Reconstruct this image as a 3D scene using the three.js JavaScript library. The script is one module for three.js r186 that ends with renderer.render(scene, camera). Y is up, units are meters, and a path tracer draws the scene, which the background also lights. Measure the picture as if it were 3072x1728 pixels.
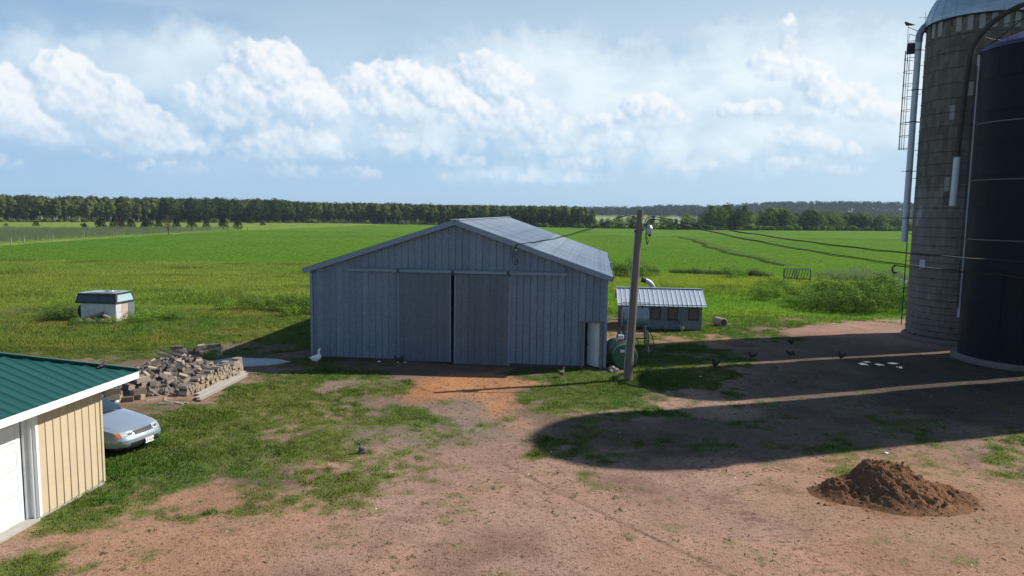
import * as THREE from 'three';
import { mergeGeometries, mergeVertices, toCreasedNormals } from 'three/addons/utils/BufferGeometryUtils.js';
import { MarchingCubes } from 'three/addons/objects/MarchingCubes.js';
import { Brush, Evaluator, SUBTRACTION } from 'three-bvh-csg';

// ---------------------------------------------------------------- camera, sky, sun, exposure
const scene = new THREE.Scene();
const camera = new THREE.PerspectiveCamera(43.44, 16 / 9, 0.1, 9000);
camera.position.set(0, 7, 0);
camera.rotation.order = 'YXZ';
camera.rotation.set(-0.1061, 0, 0.0135);
const renderer = new THREE.WebGLRenderer({ antialias: true });
renderer.toneMapping = THREE.LinearToneMapping;
renderer.toneMappingExposure = 1.26;
renderer.shadowMap.enabled = true;
const SUN = new THREE.Vector3(0.731, 0.643, -0.23).normalize();
const sun = new THREE.DirectionalLight(new THREE.Color().setRGB(1, 0.95, 0.84), 5.0);
sun.position.copy(SUN).multiplyScalar(120);
sun.castShadow = true;
sun.shadow.camera.left = -60; sun.shadow.camera.right = 60; sun.shadow.camera.top = 60; sun.shadow.camera.bottom = -60;
sun.shadow.camera.far = 320; sun.shadow.mapSize.set(4096, 4096);
scene.add(sun);

function rngOf(seed) { let a = seed >>> 0; return () => { a = (a + 0x6D2B79F5) | 0; let t = Math.imul(a ^ (a >>> 15), 1 | a); t = (t + Math.imul(t ^ (t >>> 7), 61 | t)) ^ t; return ((t ^ (t >>> 14)) >>> 0) / 4294967296; }; }
const NP = new Float32Array(65536); { const r = rngOf(77); for (let i = 0; i < 65536; i++) NP[i] = r() * 2 - 1; }
function vnoise(x, y) {
  const xi = Math.floor(x), yi = Math.floor(y), fx = x - xi, fy = y - yi;
  const u = fx * fx * fx * (fx * (fx * 6 - 15) + 10), v = fy * fy * fy * (fy * (fy * 6 - 15) + 10);
  const a = ((yi & 255) << 8), b = (((yi + 1) & 255) << 8), c = xi & 255, d = (xi + 1) & 255;
  const p = NP[a + c], q = NP[a + d], r = NP[b + c], s = NP[b + d];
  return p + (q - p) * u + (r - p) * v + (p - q - r + s) * u * v;
}
function fbm(x, y, oct = 4, gain = 0.5) { let s = 0, a = 1, t = 0; for (let i = 0; i < oct; i++) { s += a * vnoise(x, y); t += a; a *= gain; x = x * 2.03 + 17.3; y = y * 2.03 + 5.7; } return s / t; }
const clamp = (x, a = 0, b = 1) => Math.min(b, Math.max(a, x));
const sstep = (a, b, x) => { const t = clamp((x - a) / (b - a)); return t * t * (3 - 2 * t); };
const mix = (a, b, t) => a + (b - a) * t;

// the sky: hazy blue air and fair-weather cumulus, azimuth in degrees right of north (-z), elevation in degrees
const CLOUDS = [[[-1.1,9.7,10.7,2.7,0.5],[6.6,8.5,9.4,2.9,0.55],[15.2,10.1,9.5,2.8,0.5],[22.1,10.4,6.9,2.9,0.5],[22.3,6.3,7.3,2.1,0.5],[10.5,5.3,11.9,1.5,0.5],[-7.5,7.6,9.0,2.7,0.45],[-20.8,8.6,7.8,2.5,0.4],[-30.4,5.2,6.8,1.7,0.4],[-11.3,5.0,9.0,1.2,0.45],[-28.2,10.4,6.3,1.3,0.35],[26.5,7.9,4.0,3.3,0.5],[1.6,2.7,7.8,0.9,0.4],[16.7,3.5,9.0,0.9,0.4],[-33.0,7.8,2.8,2.5,0.4]],[[-34.3,6.8,1.7,1.8,1.0],[-31.4,7.9,2.1,1.9,1.0],[-31.9,9.1,0.7,0.8,1.0],[-29.7,6.4,3.0,2.2,1.0],[-30.2,7.8,1.4,1.1,1.0],[-27.6,5.0,3.1,1.8,0.95],[-25.5,4.4,2.4,1.3,0.9],[-26.9,5.9,1.7,0.9,0.95],[-32.9,6.1,1.5,1.1,0.9],[-33.9,5.6,1.6,1.0,0.8]],[[-23.8,11.5,2.9,1.3,0.45],[-22.1,11.0,1.8,1.3,0.45],[-25.1,10.5,1.3,0.9,0.4],[-26.8,9.7,2.5,1.3,0.25],[-32.6,10.5,3.4,0.6,0.22]],[[-19.4,10.3,2.1,1.4,0.95],[-18.1,9.5,2.6,2.1,0.95],[-16.9,8.2,2.6,2.1,0.95],[-15.2,7.3,2.2,1.7,0.95],[-20.4,7.9,2.5,2.1,0.7],[-22.2,6.9,1.8,1.4,0.8],[-21.1,6.0,2.5,1.4,0.75],[-18.6,4.0,3.1,1.2,0.85],[-16.3,4.8,2.7,1.2,0.7],[-23.9,7.5,1.3,0.9,0.6],[-13.8,4.7,2.0,1.0,0.5],[-18.1,6.9,1.4,0.9,0.95]],[[-11.3,9.2,2.2,1.2,0.95],[-9.1,9.7,2.3,1.3,1.0],[-7.3,9.1,2.6,1.5,1.0],[-5.8,8.4,2.1,1.5,1.0],[-4.2,7.2,2.1,1.2,0.9],[-8.3,7.6,4.3,1.5,0.85],[-12.3,8.4,1.5,1.0,0.8],[-5.3,9.4,1.5,1.0,0.9]],[[-2.7,10.4,2.3,1.4,0.75],[-1.1,9.5,2.3,1.5,0.75],[-3.2,7.7,2.1,1.2,0.85],[-1.4,8.2,1.6,1.1,0.95],[0.4,7.3,2.8,1.5,0.7],[2.5,6.0,3.1,1.3,0.6],[-1.1,6.0,3.1,1.3,0.6],[0.5,5.0,1.6,0.8,0.6],[4.1,5.3,2.3,1.0,0.5]],[[1.4,12.6,3.3,1.4,0.32],[4.0,11.4,2.8,2.1,0.36],[5.5,10.0,1.8,2.6,0.34],[1.9,11.0,3.8,2.1,0.3],[-1.2,11.6,2.8,1.2,0.25]],[[9.9,7.8,1.7,1.1,0.95],[11.4,7.4,1.5,0.9,0.9],[8.9,7.2,1.5,0.7,0.9],[6.6,6.8,1.3,0.6,0.9],[10.7,6.8,2.7,0.7,0.6],[13.7,7.0,1.5,0.7,0.45]],[[20.0,13.0,0.6,0.9,0.8],[20.1,11.7,0.6,1.1,0.75],[18.7,10.8,1.4,0.8,0.75],[19.9,10.2,2.0,0.9,0.65],[21.9,9.5,1.5,1.1,0.75],[22.9,8.4,1.5,1.4,0.8],[22.3,7.2,1.5,0.9,0.7],[17.1,9.9,1.6,0.9,0.55],[18.3,9.0,2.1,0.9,0.5],[17.0,7.5,1.6,0.7,0.85],[18.6,7.5,1.2,0.7,0.85],[15.7,9.6,2.1,0.7,0.4]],[[25.3,11.0,1.4,0.8,0.5],[26.4,10.4,1.6,0.7,0.5],[24.8,8.3,1.3,0.8,0.75],[25.5,7.1,1.7,0.9,0.8],[26.8,6.8,1.2,0.8,0.75],[26.3,8.0,1.0,0.7,0.5],[27.3,9.0,1.2,1.1,0.4],[26.7,5.2,1.6,0.7,0.45]],[[20.6,5.4,1.6,0.9,0.75],[22.2,4.9,1.5,0.8,0.75],[24.2,4.4,1.1,0.7,0.8],[18.9,5.9,1.4,1.0,0.5],[14.2,5.5,1.9,1.2,0.5],[15.7,4.5,1.9,1.0,0.45],[11.8,4.5,2.0,0.9,0.5],[11.2,5.3,1.2,1.0,0.4],[13.0,6.0,1.7,1.0,0.45]],[[-8.8,5.1,3.1,0.8,0.5],[-6.8,4.6,2.1,0.6,0.5],[-9.8,5.5,1.3,0.6,0.7],[1.5,4.5,2.3,0.5,0.5]],[[0.2,2.7,2.4,0.6,0.45],[2.9,2.6,2.3,0.6,0.45],[-1.1,2.9,1.6,0.5,0.4],[5.7,2.5,2.1,0.4,0.3],[-23.2,4.3,1.6,0.7,0.5],[-26.4,3.9,1.9,0.6,0.4],[8.0,4.0,2.5,0.6,0.4]],[[-29.5,3.3,1.2,0.5,0.6],[-13.8,3.7,1.7,0.5,0.6],[-4.2,3.6,2.1,0.6,0.62],[4.7,3.5,2.3,0.6,0.6],[13.8,3.3,2.2,0.5,0.6],[20.2,3.5,1.8,0.6,0.62],[24.0,3.0,1.5,0.5,0.6],[-9.3,6.3,1.8,0.7,0.8],[7.7,5.3,2.0,0.8,0.7]]];
function makeSky() {
  const W = 4096, H = 2048, data = new Float32Array(W * H * 4);
  const D = Math.PI / 180, ppd = W / 360;
  const hgt = new Float32Array(W * 620), opa = new Float32Array(W * 620), veil = new Float32Array(W * 620), row0 = H / 2 - 10;
  const rnd = rngOf(4242);
  const list = CLOUDS.map(c => c);
  for (let k = 0; k < 34; k++) {                       // the same kind of cloud goes on round the horizon
    const az = 42 + rnd() * 276, src = CLOUDS[Math.floor(rnd() * CLOUDS.length)], el = (rnd() - 0.4) * 5, s = 0.8 + rnd() * 0.6, m = src[0][0];
    list.push(src.map(([a, e, rx, ry, w]) => [az + (a - m) * s, Math.max(2.5, e + el), rx * s, ry * s, w]));
  }
  for (const cloud of list) for (const [az, el, rx, ry, w] of cloud) {
    const n = w > 0.56 ? Math.round(38 + 26 * rx) : Math.round(20 + 8 * rx), m = Math.min(rx, ry * 1.3), crisp = w > 0.56;
    for (let i = 0; i < n; i++) {
      const t = rnd() * 6.283, q = Math.sqrt(rnd()), sn = Math.sin(t);
      const pa = az + Math.cos(t) * q * rx, pe = el + sn * q * ry * (sn < 0 ? 0.62 : 1), top = 0.5 + 0.5 * sn * q;
      const R = crisp ? (0.10 + 0.34 * rnd() * rnd() * (1 - 0.55 * q) + 0.07 * rnd()) * m + 0.12 : (0.25 + 0.4 * rnd()) * m;
      const px = (pa - 90) / 360 * W + W / 2, py = pe / 180 * H + H / 2 - row0, pr = R * ppd, base = Math.sqrt(1 - q * q) * m * ppd * 0.85;
      for (let y = Math.max(0, Math.floor(py - pr * 1.4)); y <= Math.min(619, py + pr * 1.4); y++) for (let x = Math.floor(px - pr * 1.4); x <= px + pr * 1.4; x++) {
        const jx = vnoise(x * 0.13, y * 0.13) * pr * 0.2 + vnoise(x * 0.37 + 9, y * 0.37) * pr * 0.16, jy = vnoise(x * 0.13 + 40, y * 0.13 + 3) * pr * 0.2 + vnoise(x * 0.35, y * 0.35 + 8) * pr * 0.16;
        const dx = (x + jx - px) / pr, dy = (y + jy - py) / pr, d2 = dx * dx + dy * dy;
        if (d2 >= 1.25) continue;
        const at = y * W + (((x % W) + W) % W), h = base + pr * Math.sqrt(Math.max(0, 1 - d2 / 1.25)) * 1.2;
        if (!crisp) { const s2 = sstep(1.25, 0.0, d2) * w; veil[at] += (1 - veil[at]) * s2 * 0.25; continue; }
        const soft = sstep(1.25, crisp ? mix(0.05, 0.85, top) : 0.0, d2) * w * (crisp ? mix(0.55, 1, top) : 0.8);
        if (soft > opa[at]) opa[at] = mix(opa[at], soft, 0.62); else opa[at] = Math.min(1, opa[at] + soft * 0.02);
        if (h > hgt[at]) hgt[at] = mix(hgt[at], h, sstep(1.25, 0.85, d2));
      }
    }
  }
  const sunAz = Math.atan2(SUN.x, -SUN.z), sunEl = Math.asin(SUN.y);
  const col = [0, 0, 0];
  for (let y = 0; y < H; y++) {
    const el = ((y + 0.5) / H - 0.5) * 180, e = Math.max(el, 0);
    for (let x = 0; x < W; x++) {
      const az = ((x + 0.5) / W - 0.5) * 360 + 90, a = az * D;
      const cg = Math.sin(el * D) * Math.sin(sunEl) + Math.cos(el * D) * Math.cos(sunEl) * Math.cos(a - sunAz);
      const t = 1 - Math.exp(-Math.max(0, e - 8) / 16), g = Math.pow(clamp((cg + 0.30) / 1.3), 2.0);
      col[0] = mix(0.285, 0.022, t); col[1] = mix(0.495, 0.085, t); col[2] = mix(0.745, 0.26, t);
      const hz = Math.exp(-Math.pow((e - 10) / 9, 2)) * 0.20 * clamp(1 + 0.6 * fbm(az * 0.03, el * 0.1, 3));      // thin veil at cloud height
      const gl = clamp(g * (0.22 + 0.85 * Math.exp(-e / 20)) + hz + 0.20 * Math.exp(-e / 3.5));
      col[0] = mix(col[0], 0.68, gl); col[1] = mix(col[1], 0.84, gl); col[2] = mix(col[2], 0.93, gl);
      if (el > -0.9 && el < 53) {
        const wisp = sstep(0.05, 0.75, fbm(az * 0.05 + 3, el * 0.22, 4) + 0.22) * Math.exp(-Math.pow((e - 10) / 8, 2)) * 0.30;
        col[0] = mix(col[0], 0.74, wisp); col[1] = mix(col[1], 0.83, wisp); col[2] = mix(col[2], 0.90, wisp);
        const yy = y - row0;
        if (yy > 2 && yy < 617) {
          const at = yy * W + x, o0 = opa[at], o = clamp(o0 + 2.1 * o0 * (1 - o0) * fbm(x * 0.13, yy * 0.15, 4)), ve = veil[at] * clamp(0.85 + 0.5 * fbm(az * 0.35, el * 0.6, 4));
          col[0] = mix(col[0], 0.80, ve); col[1] = mix(col[1], 0.90, ve); col[2] = mix(col[2], 0.96, ve);
          if (o > 0.003) {
            const xl = yy * W + ((x + W - 3) % W), xr = yy * W + ((x + 3) % W);
            const nx = (hgt[xl] - hgt[xr]) / 6 + 0.4 * vnoise(x * 0.27, yy * 0.27), ny = (hgt[at - 3 * W] - hgt[at + 3 * W]) / 6 + 0.4 * vnoise(x * 0.27 + 31, yy * 0.23 + 7), nz = 1.15;
            const l = Math.sqrt(nx * nx + ny * ny + nz * nz);
            let lam = (nx * 0.55 + ny * 0.66 + nz * 0.5) / l;
            lam = clamp(lam * 0.98 + 0.17);
            const far = Math.exp(-Math.max(0, e - 1.5) / 5.5) * 0.6;                            // low clouds are farther off, seen through more air
            const o2 = clamp(sstep(0.02, 0.98, o) * 0.97) * (1 - far * 0.55);
            const wr = mix(0.46, 0.965, lam), wg = mix(0.62, 0.97, lam), wb = mix(0.80, 0.98, lam);
            col[0] = mix(col[0], mix(wr, col[0], far), o2); col[1] = mix(col[1], mix(wg, col[1], far), o2); col[2] = mix(col[2], mix(wb, col[2], far), o2);
          }
        }
      }
      const i = (y * W + x) * 4;
      data[i] = col[0] / 1.2; data[i + 1] = col[1] / 1.2; data[i + 2] = col[2] / 1.2; data[i + 3] = 1;
    }
  }
  const t = new THREE.DataTexture(data, W, H, THREE.RGBAFormat, THREE.FloatType);
  t.mapping = THREE.EquirectangularReflectionMapping; t.magFilter = THREE.LinearFilter; t.minFilter = THREE.LinearFilter; t.needsUpdate = true;
  return t;
}
const skyTexture = makeSky();
scene.background = skyTexture;
scene.environment = skyTexture;
scene.fog = new THREE.FogExp2(0xbfd4ea, 0.00015);

// ---------------------------------------------------------------- helpers
const V = (x, y, z) => new THREE.Vector3(x, y, z);
const used = new Map();
function numbered(n) { const k = used.get(n) || 0; used.set(n, k + 1); return k ? n + '_' + String(k).padStart(3, '0') : n; }
function tag(o, label, category, group) { o.userData.label = label; o.userData.category = category; if (group) o.userData.group = group; return o; }
function thing(name, label, category, [x, y, z] = [0, 0, 0], turn = 0, group) { const o = new THREE.Group(); o.name = numbered(name); o.position.set(x, y, z); o.rotation.y = turn; scene.add(o); return tag(o, label, category, group); }
function lit(m) { m.castShadow = true; m.receiveShadow = true; return m; }
function part(parent, name, geo, mat) { const m = lit(new THREE.Mesh(geo, mat)); m.name = name; parent.add(m); return m; }
function single(name, geo, mat, label, category, group) { const m = lit(new THREE.Mesh(geo, mat)); m.name = numbered(name); scene.add(m); return tag(m, label, category, group); }
function struct(name, geo, mat) { const m = lit(new THREE.Mesh(geo, mat)); m.name = numbered(name); m.userData.kind = 'structure'; scene.add(m); return m; }
function stuff(name, label, category, geo, mat, mats, cols, parent = scene) {
  const m = lit(new THREE.InstancedMesh(geo, mat, mats.length)); m.name = parent === scene ? numbered(name) : name;
  for (let i = 0; i < mats.length; i++) { m.setMatrixAt(i, mats[i]); if (cols) m.setColorAt(i, cols[i]); }
  m.userData.kind = 'stuff'; if (label) { m.userData.label = label; m.userData.category = category; }
  parent.add(m); return m;
}
function merge(list) { const a = list.map(g => { const q = g.index ? g.toNonIndexed() : g; for (const k of Object.keys(q.attributes)) if (!['position', 'normal', 'uv', 'color'].includes(k)) q.deleteAttribute(k); return q; }); return a.length === 1 ? a[0] : mergeGeometries(a); }
function boxUV(g0, s = 1) {                               // uv in metres from the dominant axis of each face
  const g = g0.index ? g0.toNonIndexed() : g0, p = g.attributes.position, n = g.attributes.normal, uv = new Float32Array(p.count * 2);
  for (let i = 0; i < p.count; i += 3) {
    let ax = 0, ay = 0, az = 0; for (let k = 0; k < 3; k++) { ax += Math.abs(n.getX(i + k)); ay += Math.abs(n.getY(i + k)); az += Math.abs(n.getZ(i + k)); }
    for (let k = 0; k < 3; k++) { const x = p.getX(i + k), y = p.getY(i + k), z = p.getZ(i + k); const [u, v] = ax >= ay && ax >= az ? [z, y] : ay >= az ? [x, z] : [x, y]; uv[(i + k) * 2] = u * s; uv[(i + k) * 2 + 1] = v * s; }
  }
  g.setAttribute('uv', new THREE.BufferAttribute(uv, 2)); return g;
}
const at = (g, x = 0, y = 0, z = 0, rx = 0, ry = 0, rz = 0) => { if (rx) g.rotateX(rx); if (ry) g.rotateY(ry); if (rz) g.rotateZ(rz); return g.translate(x, y, z); };
function box(w, h, d, x = 0, y = 0, z = 0, b = 0) {       // centre x,z; base y; small chamfer b on the vertical edges
  if (!b) return boxUV(new THREE.BoxGeometry(w, h, d).translate(x, y + h / 2, z));
  const s = new THREE.Shape(), W = w / 2, D = d / 2; s.moveTo(-W + b, -D); s.lineTo(W - b, -D); s.lineTo(W, -D + b); s.lineTo(W, D - b); s.lineTo(W - b, D); s.lineTo(-W + b, D); s.lineTo(-W, D - b); s.lineTo(-W, -D + b); s.closePath();
  const g = new THREE.ExtrudeGeometry(s, { depth: Math.max(0.001, h - 2 * b), bevelEnabled: true, bevelSize: 0, bevelThickness: 0, bevelSegments: 1 });
  return boxUV(g.rotateX(-Math.PI / 2).translate(x, y + b, z));
}
function bar(a, b, w, d = w) {                            // a rectangular bar from a to b
  const L = a.distanceTo(b), g = new THREE.BoxGeometry(w, L, d), q = new THREE.Quaternion().setFromUnitVectors(V(0, 1, 0), b.clone().sub(a).normalize());
  return boxUV(g).applyQuaternion(q).translate((a.x + b.x) / 2, (a.y + b.y) / 2, (a.z + b.z) / 2);
}
function rod(a, b, r, r2 = r, seg = 8, open = false) {
  const L = a.distanceTo(b), g = new THREE.CylinderGeometry(r2, r, L, seg, 1, open), q = new THREE.Quaternion().setFromUnitVectors(V(0, 1, 0), b.clone().sub(a).normalize());
  return g.applyQuaternion(q).translate((a.x + b.x) / 2, (a.y + b.y) / 2, (a.z + b.z) / 2);
}
function tube(pts, r, seg = 40, rs = 6) { return new THREE.TubeGeometry(new THREE.CatmullRomCurve3(pts), seg, r, rs, false); }
function grid(nu, nv, fn, flip = false) {                 // a sheet of nu x nv cells; fn(i/nu, j/nv) -> [x,y,z,u,v]
  const P = [], U = [], I = [];
  for (let j = 0; j <= nv; j++) for (let i = 0; i <= nu; i++) { const a = fn(i / nu, j / nv); P.push(a[0], a[1], a[2]); U.push(a[3] ?? i / nu, a[4] ?? j / nv); }
  for (let j = 0; j < nv; j++) for (let i = 0; i < nu; i++) { const a = j * (nu + 1) + i, b = a + 1, c = a + nu + 1, d = c + 1; flip ? I.push(a, c, b, b, c, d) : I.push(a, b, c, b, d, c); }
  const g = new THREE.BufferGeometry(); g.setAttribute('position', new THREE.Float32BufferAttribute(P, 3)); g.setAttribute('uv', new THREE.Float32BufferAttribute(U, 2)); g.setIndex(I); g.computeVertexNormals(); return g;
}
function extrude(pts, depth) { const s = new THREE.Shape(pts.map(p => new THREE.Vector2(p[0], p[1]))); return boxUV(new THREE.ExtrudeGeometry(s, { depth, bevelEnabled: false })); }
function blob(bones, cell, k = 0.03) {                    // one continuous skin over tapered capsules [ax,ay,az,ra, bx,by,bz,rb, sx?]
  let lo = [1e9, 1e9, 1e9], hi = [-1e9, -1e9, -1e9];
  for (const b of bones) for (const [o, r] of [[0, b[3]], [4, b[7]]]) for (let i = 0; i < 3; i++) { lo[i] = Math.min(lo[i], b[o + i] - r); hi[i] = Math.max(hi[i], b[o + i] + r); }
  const c = lo.map((l, i) => (l + hi[i]) / 2), half = Math.max(...lo.map((l, i) => hi[i] - l)) / 2 + cell * 3, n = Math.min(120, Math.ceil(half * 2 / cell));
  const mc = new MarchingCubes(n, new THREE.MeshBasicMaterial(), false, false, 200000); mc.isolation = 0;
  for (let z = 0; z < n; z++) for (let y = 0; y < n; y++) for (let x = 0; x < n; x++) {
    const px = c[0] + ((x - n / 2) / (n / 2)) * half, py = c[1] + ((y - n / 2) / (n / 2)) * half, pz = c[2] + ((z - n / 2) / (n / 2)) * half;
    let d = 1e9;
    for (const b of bones) {
      const ax = b[0], ay = b[1], az = b[2], vx = b[4] - ax, vy = b[5] - ay, vz = b[6] - az, vv = vx * vx + vy * vy + vz * vz;
      const t = vv ? clamp(((px - ax) * vx + (py - ay) * vy + (pz - az) * vz) / vv) : 0;
      const e = Math.hypot(px - ax - vx * t, py - ay - vy * t, pz - az - vz * t) - mix(b[3], b[7], t);
      const h = clamp(0.5 + 0.5 * (d - e) / k); d = d > 1e8 ? e : mix(d, e, h) - k * h * (1 - h);
    }
    mc.field[x + y * n + z * n * n] = -d;
  }
  mc.update();
  const g = new THREE.BufferGeometry(); g.setAttribute('position', new THREE.BufferAttribute(mc.positionArray.slice(0, mc.count * 3), 3));
  g.scale(half, half, half).translate(c[0], c[1], c[2]);
  const w = mergeVertices(g, cell * 0.02); w.computeVertexNormals();
  w.setAttribute('uv', new THREE.Float32BufferAttribute(new Float32Array(w.attributes.position.count * 2), 2)); return w;
}
function paint(g, fn) { const p = g.attributes.position, c = new Float32Array(p.count * 3); for (let i = 0; i < p.count; i++) { const q = fn(p.getX(i), p.getY(i), p.getZ(i)); c.set(q, i * 3); } g.setAttribute('color', new THREE.BufferAttribute(c, 3)); return g; }
const toS = x => Math.round(255 * clamp(x <= 0.0031308 ? x * 12.92 : 1.055 * Math.pow(x, 1 / 2.4) - 0.055));
function texture(w, h, fn, srgb = true) {                 // fn(x, y, u, v) -> [r, g, b] linear, or one value
  const d = new Uint8Array(w * h * 4);
  for (let y = 0; y < h; y++) for (let x = 0; x < w; x++) { const c = fn(x, y, x / w, y / h), i = (y * w + x) * 4; if (srgb) { d[i] = toS(c[0]); d[i + 1] = toS(c[1]); d[i + 2] = toS(c[2]); } else d[i] = d[i + 1] = d[i + 2] = Math.round(255 * clamp(c)); d[i + 3] = 255; }
  const t = new THREE.DataTexture(d, w, h, THREE.RGBAFormat); t.wrapS = t.wrapT = THREE.RepeatWrapping; t.magFilter = THREE.LinearFilter; t.minFilter = THREE.LinearMipmapLinearFilter; t.generateMipmaps = true; if (srgb) t.colorSpace = THREE.SRGBColorSpace; t.needsUpdate = true; return t;
}
const tn = (u, v, f, oct = 4, sx = 1, sy = 1) => {         // noise that repeats over the unit square
  let s = 0, a = 1, t = 0; let fx = f * sx, fy = f * sy;
  for (let i = 0; i < oct; i++) { const A = wn(u * fx, v * fy, fx, fy, i); s += a * A; t += a; a *= 0.55; fx *= 2; fy *= 2; } return s / t;
};
function wn(x, y, wx, wy, k) {
  const xi = Math.floor(x), yi = Math.floor(y), fx = x - xi, fy = y - yi, u = fx * fx * (3 - 2 * fx), v = fy * fy * (3 - 2 * fy);
  const q = (i, j) => NP[((((j % wy) + wy) % wy * 197 + ((i % wx) + wx) % wx * 31 + k * 7919) & 65535)];
  const p = q(xi, yi), r = q(xi + 1, yi), s = q(xi, yi + 1), t = q(xi + 1, yi + 1); return p + (r - p) * u + (s - p) * v + (p - r - s + t) * u * v;
}
const rep = (t, x, y) => { const c = t.clone(); c.repeat.set(x, y); c.needsUpdate = true; return c; };
const rgb = (r, g, b) => new THREE.Color().setRGB(r, g, b);
const matte = (o) => new THREE.MeshPhysicalMaterial({ roughness: 1, metalness: 0, specularIntensity: 0.12, ...o });
const std = (o) => new THREE.MeshStandardMaterial({ roughness: 0.85, metalness: 0, ...o });

// textures: what the surfaces are made of
const T = {};
T.galv = texture(512, 512, (x, y, u, v) => { const s = 1 + 0.10 * tn(u, v, 4, 4, 2, 1) + 0.26 * tn(u, v, 40, 3) + 0.05 * tn(u, v, 8, 3, 6, 1); return [0.9 * s, 0.92 * s, 0.93 * s].map(q => q * 0.78); });
T.wood = texture(512, 512, (x, y, u, v) => { const g = tn(u, v, 3, 5, 22, 1), k = tn(u, v, 5, 3), s = 0.72 + 0.26 * g + 0.16 * k; return [s, s * 0.96, s * 0.92]; });
T.conc = texture(512, 512, (x, y, u, v) => { const s = 0.8 + 0.16 * tn(u, v, 5, 5) + 0.12 * tn(u, v, 90, 2) + 0.08 * tn(u, v, 6, 3, 5, 1); return [s, s * 0.98, s * 0.95]; });
T.paint = texture(256, 256, (x, y, u, v) => { const s = 0.92 + 0.05 * tn(u, v, 4, 4) + 0.04 * tn(u, v, 50, 2); return [s, s, s]; });
T.rough = texture(512, 512, (x, y, u, v) => 0.5 + 0.25 * tn(u, v, 24, 4) + 0.3 * tn(u, v, 100, 2), false);
T.soil = texture(1024, 1024, (x, y, u, v) => 0.5 + 0.22 * tn(u, v, 16, 4) + 0.34 * tn(u, v, 128, 2), false);

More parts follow.
